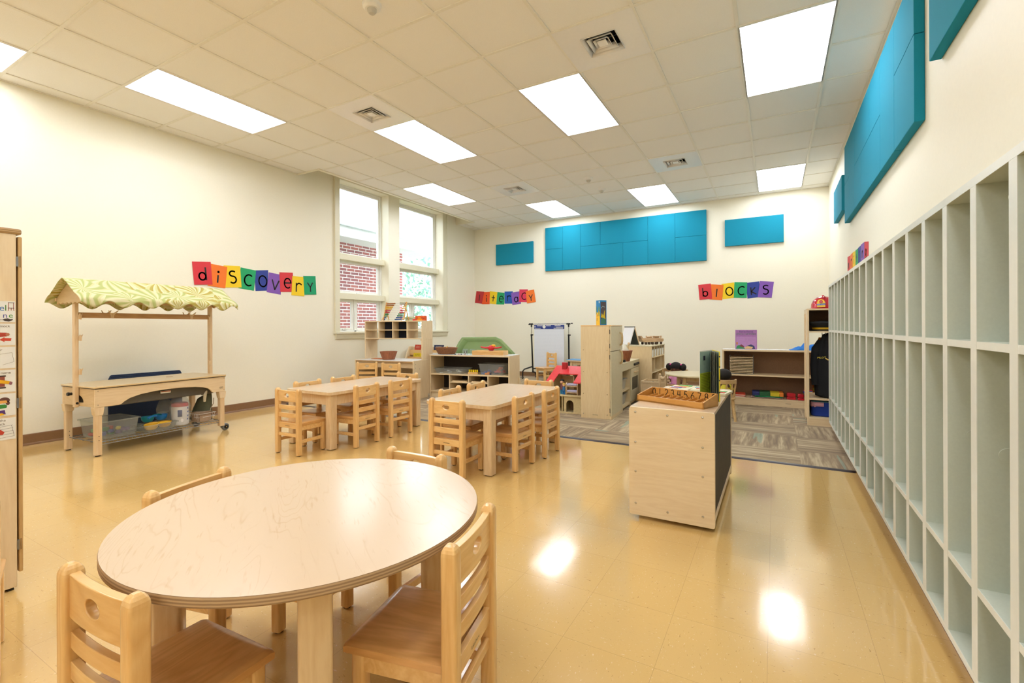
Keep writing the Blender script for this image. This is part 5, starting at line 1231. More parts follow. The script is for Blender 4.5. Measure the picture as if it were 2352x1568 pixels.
# low table behind the fridge with a blue folder
t = thing('low_table', 'low wooden table against the back wall, partly hidden by the play fridge', 'table', (-3.42, 8.28, .007), 0)
MB().prism(rrect(0, .95, 0, .5, .03), .39, .412).build('tabletop', MAPLE, t, bevel=.004)
for x in (.05, .86):
    for y in (.04, .42): MB().box(x, x+.045, y, y+.045, 0, .39).build('leg', MAPLEL, t, bevel=.004)
MB().box(.09, .86, .05, .066, .33, .39).build('apron', MAPLEL, t); MB().box(.2, .9, .2, .4, .28, .3).build('lower_shelf', MAPLEL, t)
t = thing('blue_folder', 'blue flat folder on the low table by the back wall', 'folder', (-3.44, 8.29, .4198), 2); MB().prism(rrect(.0, .5, .02, .34, .01), 0, .01).build('cover', plain('folder_blue', '#5E9FD3', .4), t, bevel=.002)

# ------------------------------------------------------------------ dollhouse
DW = plain('dollhouse_ply', '#DCC897', .45); RR_ = plain('roof_red', '#E2323B', .25, coat=.4)
t = thing('dollhouse', 'wooden dollhouse with red roof and arched door left of the play fridge', 'dollhouse', (-2.40, 5.31, .007), 0)
W, D = .405, .33
MB().box(0, W, 0, D, 0, .018).build('base_board', DW, t, bevel=.002); MB().box(.0, W, -.02, D, .205, .222).build('upper_floor', DW, t, bevel=.002)
arch_ = [(.245+.047*math.cos(a), .112+.047*math.sin(a)) for a in [PI*i/16 for i in range(17)]]+[(.198, .02), (.292, .02)]
n = len(arch_)
MB().prism([(.17, .018), (.198, .018)]+arch_[:17][::-1]+[(.292, .018), (.40, .018), (.40, .205), (.17, .205)], .004, .014, 'y').build('door_wall', DW, t)
MB().box(.19, .30, .15, .155, .02, .2).build('inner_wall', BROWNB, t)
for x in (0, .14, W-.012): MB().box(x, x+.012, 0 if x else .01, D, .018, .205).build('lower_partition', DW, t)
MB().box(0, W, D-.01, D, .018, .42).build('back_wall', DW, t)
for x in (0, .245, W-.012): MB().prism([(.06 if x in (0,) else .12, .222), (D, .222), (D, .42), (.2, .50), (.06 if x in (0,) else .12, .44)], x, x+.01, 'x').build('upper_partition', DW, t)
rz0 = .553; sl0 = Vector((0, -.33, -.165)); 
def rp_(x, v, off=0): return (x, .245-.33*v, rz0-.165*v+off)
ro_ = [(-.03, 0), (W+.01, 0), (W+.01, 1), (.325, 1), (.325, .5), (.07, .5), (.07, 1), (-.03, 1)]
vs = [rp_(x, v) for x, v in ro_]+[rp_(x, v, -.012) for x, v in ro_]; n = 8
MB().add(vs, [tuple(range(n)), tuple(range(n, 2*n))[::-1]]+[(i, (i+1) % n, (i+1) % n+n, i+n) for i in range(n)]).build('front_roof', RR_, t, bevel=.001)
MB().add([(-.03, .245, rz0), (W+.01, .245, rz0), (W+.01, D+.06, .46), (-.03, D+.06, .46), (-.03, .245, rz0-.012), (W+.01, .245, rz0-.012), (W+.01, D+.06, .448), (-.03, D+.06, .448)], [(0, 1, 2, 3), (7, 6, 5, 4), (0, 4, 5, 1), (1, 5, 6, 2), (2, 6, 7, 3), (3, 7, 4, 0)]).build('back_roof', RR_, t)
MB().box(.075, .135, .165, .225, .505, .60).build('chimney', plain('chimney_red', '#B8222C', .35), t, bevel=.002)
q = MB(); Frame((.178, .0035, .045), (1, 0, 0), (0, 0, 1)).text(q, 'Lakeshore', 0, 0, .006, 0, .018, 'LEFT'); q.build('stamp', INK, t)
dz = .007+.222
t = thing('toy_bunk_bed', 'tiny bunk bed with lavender mattresses on the dollhouse upper floor', 'toy bed', (-2.215, 5.33, dz+.0005), 0)
for x in (0, .145):
    MB().prism([(0, 0), (0, .12), (.02, .145), (.07, .145), (.09, .12), (.09, 0)], x, x+.008, 'x').build('end_board', MAPLEL, t)
for z in (.022, .10): MB().box(.008, .145, .005, .085, z, z+.006).build('bed_slat', MAPLEL, t); MB().prism(rrect(.006, .086, z+.006, z+.034, .012), .01, .143, 'x').build('mattress', plain('lavender', '#B9B4D0', .7), t, bevel=.006)
def peg_doll(lab, loc, rz, skin, hair, shirt, trousers, h=.11):
    o = thing('toy_figure', lab, 'toy figure', loc, rz, 'dollhouse figures'); k = h/.11
    MB().lathe([(0, .086*k), (.008*k, .086*k), (.016*k, .094*k), (.017*k, .104*k), (.011*k, .116*k), (0, .119*k)], n=16).build('head', plain('skin_'+skin[1:], skin, .5), o)
    MB().ball((0, .004*k, .112*k), (.019*k, .018*k, .014*k), 12, 8).build('hair', plain('hair_'+hair[1:], hair, .7), o)
    MB().lathe([(0, .038*k), (.015*k, .038*k), (.017*k, .06*k), (.012*k, .086*k), (0, .088*k)], n=14).build('shirt', plain('cloth_'+shirt[1:], shirt, .7), o)
    for s_ in (-1, 1): MB().cyl((s_*.008*k, 0, 0), (s_*.008*k, 0, .042*k), .0065*k).build('leg', plain('cloth_'+trousers[1:], trousers, .7), o)
peg_doll('toy figure with dark hair beside the tiny bunk bed', (-2.275, 5.36, dz+.0005), 0, '#D9A988', '#1E1A19', '#7D4A4E', '#2F8FC4', .16)
peg_doll('toy figure in blue left of the tiny bunk bed', (-2.245, 5.345, dz+.0005), 0, '#E2B58C', '#D9B24A', '#3B78B4', '#1D77C9', .12)

# ------------------------------------------------------------------ play fridge and stove
FB = wood('fridge_birch', '#F0DBB1', '#E2C797', 'z', .4, .1, figure=.3); DOORM = plain('door_birch_pale', '#DDD0AC', .4, var=.04)
t = thing('play_fridge', 'tall birch play refrigerator with two wooden pull handles', 'play fridge', (-1.955, 5.160, .007), 2.6)
FW, FD, FH = .338, .53, 1.063
MB().box(0, FW, 0, .018, 0, FH-.014).build('side_panel', FB, t, bevel=.002); MB().box(0, FW, FD-.018, FD, 0, FH-.014).build('side_panel', FB, t)
MB().box(0, FW+.018, 0, FD, FH-.014, FH).build('top_board', HONEYX, t, bevel=.003); MB().box(0, .01, .018, FD-.018, .0, FH-.014).build('back_panel', BROWNB, t); MB().box(.01, FW, .018, FD-.018, .035, .05).build('bottom_board', FB, t)
MB().box(FW-.01, FW+.018, 0, FD, 0, .038).build('base_rail', FB, t, bevel=.002)
for z0, z1, hz in ((.04, .762, .68), (.768, FH-.016, .90)):
    d_ = MB().box(FW+.002, FW+.018, .003, FD-.003, z0, z1).build('door', DOORM, t, bevel=.002)
    ph = [(FW+.018, FD-.13, hz-.075), (FW+.042, FD-.135, hz-.062), (FW+.048, FD-.14, hz-.03), (FW+.048, FD-.14, hz+.03), (FW+.042, FD-.135, hz+.062), (FW+.018, FD-.13, hz+.075)]
    MB().tube(ph, .0125, 10).build('handle', plain('handle_maple', '#D2B380', .35), d_)
    for hz2 in (z0+.06, z1-.06): MB().box(FW-.004, FW+.004, -.001, .006, hz2-.025, hz2+.025).build('hinge', plain('hinge_dark', '#5B4F40', .4), d_)
MB().box(FW+.0181, FW+.0195, FD-.075, FD-.055, .955, .97).build('sticker', BLACK, t)
for z in (.78, .53, .28, .05):
    for x in (.03, FW-.03): MB().cyl((x, .001, z), (x, -.0025, z), .005, n=10).build('bolt', STEEL, t)
q = MB(); Frame((.17, -.0005, .037), (1, 0, 0), (0, 0, 1)).text(q, 'Lakeshore', 0, 0, .011, 0, .062); q.build('stamp', INK, t)
a_ = math.radians(2.6)
def fp_(x, y, z): return (-1.955+x*math.cos(a_)-y*math.sin(a_), 5.160+x*math.sin(a_)+y*math.cos(a_), z+.007)
t = thing('game_box', 'tall blue and yellow box standing on the play fridge', 'box', fp_(.19, .19, FH+.0005), 52)
m_ = MB(); m_.mat(plain('gb_blue', '#2587C4', .4)).box(-.045, .045, -.04, .04, 0, .29)
SC_ = [('#F2C22B', [(-.045, 0), (.045, 0), (.045, .15), (.02, .17), (-.01, .14), (-.045, .16)]), ('#7FA34A', [(.01, .11), (.03, .10), (.035, .2), (.02, .22), (.01, .18)]), ('#3F7A3C', [(-.045, .12), (-.03, .13), (-.032, .22), (-.045, .22)]), ('#B5532F', [(-.028, .10), (-.012, .105), (-.014, .125), (-.026, .124)]), ('#6E5033', [(-.03, .05), (-.02, .05), (-.018, .08), (-.03, .085)]), ('#F3F1E6', [(.02, .255), (.038, .255), (.038, .28), (.02, .28)])]
F1 = Frame((-.045, -.0, 0), (0, -1, 0), (0, 0, 1))
for c_, pl in SC_: m_.mat(plain('gb_'+c_[1:], c_, .5)); Frame((-.0451, 0, 0), (0, -1, 0), (0, 0, 1)).poly(m_, [(p[0]*.88, p[1]) for p in pl], 0, .0004)
S2 = [('#574C50', [(-.036, .01), (.038, .01), (.038, .27), (-.036, .27)]), ('#3F7F72', [(-.034, .012), (.036, .012), (.03, .07), (0, .09), (-.03, .07)]), ('#D9BE2C', [(-.034, .09), (-.02, .14), (.0, .11), (.014, .16), (.024, .18), (.02, .12), (.03, .07), (.0, .085)]), ('#8FA3AC', [(-.03, .2), (-.01, .225), (.02, .215), (.02, .205), (-.01, .215), (-.028, .192)])]
for k, (c_, pl) in enumerate(S2): m_.mat(plain('gb_'+c_[1:], c_, .5)); Frame((0, -.0401, 0), (1, 0, 0), (0, 0, 1)).poly(m_, pl, .0002*k, .0002*k+.0002)
m_.build('body', None, t)
t = thing('play_stove', 'birch play stove and shelf unit behind the play fridge', 'play stove', fp_(0, FD+.008, 0), 2.6)
SY, SHH = .985, .592
MB().box(0, FW+.02, 0, SY, SHH-.016, SHH).build('counter_top', DOORM, t, bevel=.003)
for y in (0, .47, SY-.016): MB().box(0, FW, y, y+.016, .04, SHH-.016).build('partition', FB, t)
MB().box(0, .01, .016, SY-.016, .04, SHH-.016).build('back_panel', BROWNB, t); MB().box(.01, FW, .016, SY-.016, .04, .055).build('bottom_board', FB, t); MB().box(.01, FW, .016, .47, .23, .244).build('shelf', FB, t)
MB().box(FW-.004, FW+.014, 0, SY, .492, SHH-.017).build('control_panel', DOORM, t, bevel=.002)
for k in range(5):
    y = .66+.062*k; MB().cyl((FW+.014, y, .535), (FW+.034, y, .535), .017, n=16).build('knob', BLACK, t, bevel=.003)
    MB().box(FW+.014, FW+.0146, y-.006, y+.006, .558, .562).build('dial_mark', plain('mark_tan', '#A9906A', .5), t)
dr = MB().ring(rect_for(rrect(.55, .93, .20, .37, .02), .488, SY-.004, .06, .487), rrect(.55, .93, .20, .37, .02), FW, FW+.014, 'x').build('oven_door', DOORM, t, bevel=.001)
MB().box(FW+.004, FW+.007, .55, .93, .2, .37).build('door_window', clear('smoky_acrylic', '#7C776A', .55), dr); MB().tube([(FW+.014, .66, .435), (FW+.036, .67, .435), (FW+.036, .80, .435), (FW+.014, .81, .435)], .009, 10).build('handle', MAPLEL, dr)
for z in (.1, .28): MB().tube([(.06, .52, z), (FW-.02, .52, z), (FW-.02, .94, z), (.06, .94, z)], .003, 6, True).build('oven_rack', GREYM, t)
for y in (.02, .48, SY-.06): MB().prism([(y, 0), (y+.04, 0), (y+.05, .04), (y-.01, .04)], FW-.03, FW+.004, 'x').build('foot', FB, t)
MB().box(FW-.03, FW+.004, 0, SY, .03, .05).build('base_rail', FB, t)
b2 = a_
def st_(x, y, z): return fp_(x, FD+.008+y, z)
storage_bin('white clear bin on the upper shelf of the play stove', st_(.19, .23, .2445), 2.6, .24, .36, .13, clear('milky_bin', '#EDEBE4', .55)); storage_bin('white clear bin on the lower shelf of the play stove', st_(.19, .23, .0555), 2.6, .24, .36, .13, clear('milky_bin', '#EDEBE4', .55))
t = thing('woven_basket', 'terracotta basket of kitchen things on the play stove', 'basket', st_(.285, .40, SHH+.0005), 0, None); pleated(t, .062, .098, .135, TERRA)
o = MB(); o.add([(-.09, 0, .0), (.05, -.05, 0), (.0, .03, .14), (.09, .03, .02), (-.05, .05, .1)], [(0, 1, 2), (1, 3, 2), (0, 2, 4)]); o = o.build('folded_towel', plain('towel_cream', '#E4DCC6', .8), None, thick=.006, loc=st_(.275, .38, SHH+.095)); tag(o, 'cream folded towel poking out of the basket on the stove', 'towel')
t = thing('wooden_spoon', 'wooden spoon standing in the basket on the play stove', 'spoon', st_(.32, .43, SHH+.05), 0); MB().tube([(0, 0, 0), (.01, .01, .16)], .006, 8).build('handle', MAPLEL, t); MB().ball((.012, .012, .175), (.017, .009, .022)).build('bowl', MAPLEL, t)
o = MB().prism(rrect(-.035, .035, -.02, .02, .006), 0, .03).build('toy_pan', BLACK, None, bevel=.003, loc=st_(.30, .24, SHH+.0005)); tag(o, 'small black toy pan on the stove beside the basket', 'toy pan')

# ------------------------------------------------------------------ block shelf facing the lockers
t = thing('block_shelf', 'birch shelf unit of white block bins behind the play stove', 'shelf unit', (-1.99, 6.72, .007), 0)
W, D, H = .49, .88, .775
for y in (0, D-.018): MB().box(0, W, y, y+.018, 0, H-.016).build('side_panel', FB, t, bevel=.002)
MB().box(-.004, W+.004, -.004, D+.004, H-.016, H).build('top_board', DOORM, t, bevel=.003); MB().box(0, .01, .018, D-.018, .04, H-.016).build('back_panel', FB, t)
for z in (.05, .385, .60): MB().box(.01, W, .018, D-.018, z, z+.016).build('shelf', FB, t, bevel=.001)
for y in (.19, .36, .53, .70): MB().box(.01, W-.002, y, y+.01, .616, H-.016).build('bin_divider', FB, t)
for y in (.2, .62): MB().box(.01, W-.002, y, y+.014, .401, .60).build('divider', FB, t)
MB().box(.01, W-.002, .42, .434, .066, .385).build('divider', FB, t)
for k in range(5):
    o = thing('block_bin', 'white bin of pale blocks in the top row of the block shelf', 'bin', (-1.605, 6.72+.105+.17*k+(.005 if k else 0), .007+.6165), 0, 'white bins in the block shelf')
    bin_mb(.2, .135, .10, .97, .002).build('body', clear('white_bin', '#F1EFE8', .9), o, thick=.003)
    for q in range(3): MB().box(-.08, .08, -.05+.036*q, -.022+.036*q, .006, .075-.01*(q % 2)).build('block', plain('block_pale', '#D8C6A2', .5), o, bevel=.002)
t = thing('toy_building', 'dark toy structure in the middle row of the block shelf', 'toy', (-1.57, 7.02, .007+.4015), 0)
for k in range(5): MB().box(-.03, .03, -.05+.02*k, -.034+.02*k, 0, .06+.02*((k*3) % 4)).build('tower', plain(['lead', 'sage_dark', 'pewter'][k % 3], ['#3E4344', '#41584A', '#7E8583'][k % 3], .5), t, bevel=.002)
t = thing('picture_box', 'dark box with a pale label in the bottom row of the block shelf', 'box', (-1.615, 6.86, .007+.0665), 0)
m_ = MB(); m_.mat(plain('box_slate', '#5C5A55', .5)).box(-.1, .1, -.09, .09, 0, .2).mat(PAPER).box(.1, .1008, -.05, .05, .06, .16).mat(plain('lab_yellow', '#E8B545', .5)).box(.1, .101, .03, .06, .15, .18); m_.build('body', None, t)
zt = .007+H+.0005
t = thing('wooden_truck', 'wooden toy transporter truck on top of the block shelf', 'toy truck', (-1.62, 7.2, zt), 52)
PALE = wood('toy_pale_wood', '#E2C19A', '#CDA67A', 'x', .45)
MB().prism([(-.19, .05), (-.21, .088), (-.16, .092), (.14, .092), (.20, .088), (.205, .06), (.19, .04), (-.13, .035)], -.05, .05, 'y').build('body', PALE, t, bevel=.006)
MB().box(-.12, .16, -.035, .035, .092, .098).build('deck', PALE, t); MB().prism([(-.2, .09), (-.215, .13), (-.19, .132), (-.16, .095)], -.03, .03, 'y').build('ramp', PALE, t, bevel=.003)
MB().box(.02, .17, -.04, .04, .118, .126).build('upper_deck', PALE, t)
for x in (-.11, .03, .16): MB().box(x, x+.012, -.035, -.022, .097, .13).build('post', PALE, t)
for x in (-.03, .1): MB().box(x-.04, x+.04, -.028, .028, .098, .12).build('toy_car', PALE, t, bevel=.008)
for x in (-.12, -.06, .0, .06, .155):
    for y in (-.048, .036): MB().cyl((x, y, .02), (x, y+.012, .02), .02, n=16).build('wheel', plain('dark_wood_wheel', '#4A3526', .5), t)
t = thing('tabletop_easel', 'small folding easel with white board and dark chalkboard behind the fridge', 'easel', (-1.86, 6.92, zt), 135)
# two boards hinged at the top
EW, EH = .26, .265
for s_, m__, nm_ in ((-1, plain('board_white', '#F4F6FA', .2, var=.005), 'white_board'), (1, plain('board_slate', '#4A534D', .7), 'chalk_board')):
    M = Matrix.Translation((0, 0, EH)) @ Matrix.Rotation(math.radians(-s_*17), 4, 'X')
    o = MB().at(M).box(-EW/2, EW/2, -.004, .004, -EH/math.cos(math.radians(17))+.004, 0).build(nm_, m__, t)
    [MB().at(M).box(x_, x_+.008, -.006, .006, -EH*1.035, 0).build('edge_trim', MAPLEL if s_ > 0 else WHITE, o) for x_ in (-EW/2-.008, EW/2)]
MB().box(-EW/2-.008, EW/2+.008, -.01, .01, EH-.008, EH+.006).build('hinge_bar', GREYM, t); MB().tube([(EW/2, -.05, .09), (EW/2, 0, .084), (EW/2, .05, .09)], .003, 6).build('stay', MAPLEL, t)

# ------------------------------------------------------------------ doll corner
t = thing('doll_table', 'round pale play table with dolls in front of the back wall', 'table', (-.85, 6.30, .007), 20)
MB().lathe([(0, .43), (.365, .43), (.376, .437), (.376, .448), (.37, .454), (0, .454)], n=64).build('tabletop', plain('table_cream', '#DDCDA6', .3, var=.03), t)
for k in range(4):
    a = PI/4+k*PI/2; MB().tube([(.28*math.cos(a), .28*math.sin(a), 0), (.26*math.cos(a), .26*math.sin(a), .43)], [.019, .025], 14).build('leg', MAPLEL, t)
    a2 = a+PI/2; p0 = Vector((.25*math.cos(a), .25*math.sin(a), 0)); p1 = Vector((.25*math.cos(a2), .25*math.sin(a2), 0)); d = p1-p0
    MB().at(Matrix.Translation((p0+p1)/2) @ Matrix.Rotation(math.atan2(d.y, d.x), 4, 'Z')).box(-d.length/2, d.length/2, -.009, .009, .375, .43).build('apron', MAPLEL, t)
def spindle_chair(lab, p, rz):
    o = thing('spindle_chair', lab, 'chair', p, rz, 'curved back doll corner chairs'); CM_ = wood('spindle_maple', '#D9B883', '#C39A61', 'x', .35, .2)
    MB().prism(rrect(-.16, .16, -.02, .26, .06, 6), .235, .258).build('seat', CM_, o, bevel=.005)
    for x, y, dx_, dy in ((-.13, .02, -.025, -.03), (.13, .02, .025, -.03), (-.13, .23, -.02, .02), (.13, .23, .02, .02)): MB().tube([(x+dx_, y+dy, 0), (x, y, .236)], [.014, .017], 12).build('leg', CM_, o)
    bw_ = lambda a: (.165*math.sin(a), .09-.135*math.cos(a))
    aa = [math.radians(-100+200*i/24) for i in range(25)]
    m_ = MB(); vs = []
    for a in aa:
        x, y = bw_(a); nx, ny = math.sin(a), -math.cos(a)
        vs += [(x-nx*.01, y-ny*.01, .41), (x+nx*.01, y+ny*.01, .41), (x+nx*.01, y+ny*.01, .455), (x-nx*.01, y-ny*.01, .455)]
    n = len(aa); m_.add(vs, [(i*4+k, i*4+(k+1) % 4, (i+1)*4+(k+1) % 4, (i+1)*4+k) for i in range(n-1) for k in range(4)]+[(0, 1, 2, 3), tuple((n-1)*4+k for k in (3, 2, 1, 0))]); m_.build('back_rail', CM_, o, bevel=.004)
    for dg in (-80, -50, -25, 0, 25, 50, 80):
        x, y = bw_(math.radians(dg)); MB().tube([(x*.88, .09+(y-.09)*.8, .25), (x, y, .415)], .009, 8).build('spindle', CM_, o)
    return o
sc0 = spindle_chair('curved spindle chair right of the doll table, a doll seated in it', (-.535, 5.70, .007), 6)
dup(sc0, (-1.19, 6.90, .007), 170, 'curved spindle chair behind the doll table holding the doll with bunches', 'curved back doll corner chairs')
def doll(lab, p, rz, skin, hairc, top, bottom, girl, tilt=0):
    o = thing('doll', lab, 'doll', p, rz); SK = plain('doll_'+skin[1:], skin, .5)
    # one continuous skinned body: pelvis root, spine, neck, head, limbs
    V = [(0, 0, .03), (0, 0, .12), (0, 0, .17), (0, .0, .195), (0, .005, .26), (-.05, 0, .155), (-.085, .03, .10), (-.09, .07, .07), (.05, 0, .155), (.085, .03, .10), (.09, .07, .07), (-.03, .03, .02), (-.045, .13, .03), (-.045, .19, .0), (.03, .03, .02), (.045, .13, .03), (.045, .19, .0)]
    E_ = [(0, 1), (1, 2), (2, 3), (3, 4), (2, 5), (5, 6), (6, 7), (2, 8), (8, 9), (9, 10), (0, 11), (11, 12), (12, 13), (0, 14), (14, 15), (15, 16)]
    Rr = [.045, .045, .04, .024, .062, .024, .020, .016, .024, .02, .016, .032, .026, .02, .032, .026, .02]
    me = bpy.data.meshes.new('body'); me.from_pydata(V, E_, []); me.materials.append(SK)
    b_ = bpy.data.objects.new('body', me); COL.objects.link(b_); b_.parent = o
    b_.modifiers.new('skin', 'SKIN').use_smooth_shade = True
    for i, r in enumerate(Rr): me.skin_vertices[0].data[i].radius = (r, r); me.skin_vertices[0].data[i].use_root = i == 0
    sd_ = b_.modifiers.new('sub', 'SUBSURF'); sd_.levels = sd_.render_levels = 2
    MB().ball((0, .012, .265), (.066, .064, .072), 20, 14).build('face', SK, o)
    HR = plain('hair_'+hairc[1:], hairc, .8, var=.3, vs=120)
    MB().ball((0, .0, .288), (.079, .079, .066), 20, 14).build('hair', HR, o)
    for s_ in (-1, 1): MB().ball((s_*.025, .072, .262), (.008, .005, .009), 10, 8).build('eye', INK, o)
    MB().ball((0, .078, .248), (.007, .007, .006), 10, 8).build('nose', SK, o); MB().ball((0, .072, .23), (.014, .004, .004), 10, 8).build('mouth', plain('doll_lips', '#8C3F3C', .5), o)
    if girl:
        for s_ in (-1, 1):
            MB().ball((s_*.098, -.002, .285), (.042, .038, .05), 14, 10).build('bunch', HR, o); MB().ball((s_*.073, .01, .318), (.016, .014, .013), 12, 8).build('hair_tie', plain('tie_pink', '#F0459A', .5), o)
    TP = plain('cloth_'+top[1:], top, .8)
    MB().lathe([(0, .03), (.07, .03), (.066, .08), (.056, .14), (.036, .178), (0, .18)], n=22).build('shirt', TP, o)
    for s_ in (-1, 1):
        MB().tube([(s_*.045, 0, .158), (s_*.075, .022, .118)], [.033, .03], 12).build('sleeve', TP, o)
        MB().tube([(s_*.03, .03, .022), (s_*.045, .13, .033)], [.042, .034], 12).build('trouser_leg', plain('cloth_'+bottom[1:], bottom, .8), o)
    return o
doll('doll with black bunches and pink hair ties behind the doll table', (-1.19, 6.80, .007+.20), 170, '#6B4330', '#17110F', '#E69AC4', '#C783B8', True)
doll('doll with short black hair and yellow top seated right of the doll table', (-.50, 5.80, .007+.215), 10, '#5C3A2A', '#1A1513', '#E2D23C', '#4A3A2C', False)
# turned doll bed
t = thing('doll_bed', 'pale wooden doll cradle with scooped end between play stove and doll table', 'doll cradle', (-1.545, 6.36, -.133+.007), 0)
CR = plain('cradle_beech', '#DABF97', .4, var=.05)
for x, h in ((.23, .56), (.305, .545)): MB().tube([(x, 0, .133), (x, 0, .2), (x, 0, .42), (x, 0, h-.07), (x, 0, h-.02)], [.012, .013, .016, .021, .015], 14).ball((x, 0, h-.02), (.018, .018, .022), 14, 8).build('post', CR, t)
MB().tube([(.232, 0, .53), (.248, 0, .505), (.268, 0, .496), (.288, 0, .503), (.303, 0, .525)], [.014, .022, .025, .022, .014], 12).build('saddle', CR, t)
for z in (.42, .455): pass
MB().box(0, .30, -.012, .012, .425, .452).build('side_rail', CR, t, bevel=.004); MB().box(0, .30, .28, .304, .425, .452).build('side_rail', CR, t, bevel=.004)
MB().box(-.02, .0, -.012, .304, .2, .452).build('end_board', CR, t, bevel=.004); MB().box(0, .30, .0, .29, .30, .315).build('bed_floor', CR, t); MB().box(0, .30, -.008, .008, .30, .425).build('side_panel', CR, t)
for x in (-.008, .24):
    for y in (.0, .29): MB().box(x-.014, x+.014, y-.014, y+.014, .133, .3).build('leg', CR, t)

# ------------------------------------------------------------------ blocks corner shelf
t = thing('low_bookcase', 'wide low birch shelf with brown back under the word blocks', 'shelf unit', (-.625, 7.0, .007), 1.2)
W, D, H = 1.16, .33, .732
for x in (0, W-.02): MB().box(x, x+.02, 0, D, 0, H-.02).build('side_panel', BIRCH, t, bevel=.002)
m_ = MB(); m_.mat(BIRCHX).box(-.003, W+.003, -.004, D, H-.022, H-.002).mat(WT).box(-.003, W+.003, -.004, D, H-.002, H); m_.build('top_board', None, t)
MB().box(.02, W-.02, D-.012, D-.004, .05, H-.022).build('back_panel', BROWNB, t, label='brown hardboard back panel')
MB().box(.02, W-.02, .002, D-.012, .383, .402).build('shelf', BIRCHX, t, bevel=.001); MB().box(.02, W-.02, .0, D-.012, .075, .093).build('bottom_shelf', BIRCHX, t, bevel=.001)
k_ = MB().box(.02, W-.02, .004, .02, .0, .075).build('kick_board', BIRCHX, t)
MB().box(.74, .80, .0032, .0039, .045, .049).build('slot', BROWNB, k_)
def bs(x, y, z): a = math.radians(1.2); return (-.625+x*math.cos(a)-y*math.sin(a), 7.0+x*math.sin(a)+y*math.cos(a), z+.007)
# purple picture book: title kept, characters left out
t = thing('picture_book', 'purple picture book standing on the blocks shelf', 'book', bs(.155, .14, H+.0005), 1.2)
BW, BH = .262, .262; M = Matrix.Rotation(math.radians(-7), 4, 'X'); m_ = MB().at(M); PURP = plain('cover_purple', '#A86FB0', .35)
m_.mat(PURP).box(0, BW, 0, .008, 0, BH)
F_ = Frame((0, 0, 0), (1, 0, 0), (0, 0, 1))
for k, (col, pl) in enumerate([('#B985C0', [(.01, .01), (.25, .01), (.25, .17), (.01, .17)]), ('#1F8A4C', [(.008, .005), (.12, .005), (.10, .03), (.05, .055), (.02, .045)]), ('#7A2F38', [(.05, .04), (.10, .02), (.11, .04), (.07, .065)]), ('#2B3468', [(.13, .04), (.19, .065), (.23, .045), (.24, .005), (.2, .005), (.16, .03)]), ('#E8C284', [(.115, .005), (.2, .005), (.215, .03), (.15, .042), (.115, .025)]), ('#C97B3A', [(.012, .06), (.03, .06), (.03, .095), (.012, .095)])]):
    m_.mat(plain('cov_'+col[1:], col, .45)); F_.poly(m_, pl, .0002+.0001*k, .0003+.0001*k)
m_.build('cover', None, t)
q = MB().at(M); F_.text(q, 'llama llama', BW/2, .228, .026, .001, .165); q.build('title', plain('title_navy', '#3A3070', .5), t)
q = MB().at(M); F_.text(q, 'gram', .05, .200, .022, .001, .072); F_.text(q, 'and', .107, .202, .012, .001, .034); F_.text(q, 'grandpa', .192, .200, .022, .001, .115); q.build('subtitle', plain('title_green', '#2E7A4A', .5), t)
t = thing('blue_cloth', 'rumpled bright blue cloth on the right end of the blocks shelf', 'cloth', bs(.97, .16, H+.0005), 0)
rc = random.Random(5)
MB().grid(lambda u, v: ((u-.5)*.36, (v-.5)*.2*(1+.2*math.sin(u*9)), .002+max(0, .125*math.sin(PI*u)**1.2*math.sin(PI*v)**.7*(.72+.28*math.sin(u*23+v*6))+.014*math.sin(v*19+u*8)*math.sin(PI*u)*math.sin(PI*v))*(.35+.65*u)), 40, 26).build('cloth', fabric('blue_cotton', '#2F7FD6', 220), t, thick=.004, angle=80)
# rack of wooden frames
t = thing('puzzle_rack', 'wire rack of stacked wooden puzzle boards on the blocks shelf', 'puzzle rack', bs(.095, .03, .4025), 1.2)
for k in range(11):
    z = .012+.0205*k; MB().box(0, .272, 0, .22, z, z+.009).build('puzzle_board', plain('board_edge', '#DCC59B', .5), t, bevel=.001)
for x in (-.004, .276):
    MB().tube([(x, 0, 0), (x, 0, .245), (x, .22, .245), (x, .22, 0)], .0025, 6).build('side_wire', GREYM, t)
MB().tube([(.05, .2, .235), (.05, .2, .25), (.24, .2, .25), (.24, .2, .235)], .0025, 6).build('top_wire', GREYM, t)
MB().box(-.006, .278, 0, .22, 0, .006).build('rack_floor', GREYM, t)
t = thing('picture_book', 'orange and white books stacked at the lower left of the blocks shelf', 'book stack', bs(.16, .03, .0935), 4)
for k, col in enumerate(('#E9E2D6', '#D9503A', '#EFE9E0', '#D4472F')): MB().prism(rrect(0, .12, 0, .2, .015), .011*k, .011*k+.0095).build('book_layer', plain('stack_'+col[1:], col, .5), t)
t['category'] = 'books'; t.name = 'book_stack'
t = thing('foam_mat', 'folded mat of navy, green, yellow and orange squares on the blocks shelf bottom', 'mat', bs(.36, .03, .0935+.021), 2)
m_ = MB()
for x0, x1, col in ((0, .085, '#1F2A66'), (.085, .21, '#1E5B34'), (.21, .315, '#D9C224'), (.315, .36, '#E9832B')): m_.mat(plain('mat_'+col[1:], col, .6)).box(x0, x1, 0, .24, .012, .06)
m_.mat(plain('mat_green', '#0E8A52', .6)).box(.03, .35, -.004, .23, .0, .012); m_.build('body', None, t, bevel=.005)
t = thing('paper_pile', 'curling sheets of tan paper under the coloured mat on the blocks shelf', 'papers', bs(.33, .012, .0935), 1)
for k in range(3): MB().grid(lambda u, v: ((u)*.37+.008*k, v*.22, .002+.005*k+.004*math.sin(u*9+k)*(1-v)), 18, 4).build('sheet', plain('sheet_tan%d' % k, ['#C9AF86', '#B89B72', '#D9B8AE'][k], .7), t, thick=.001)
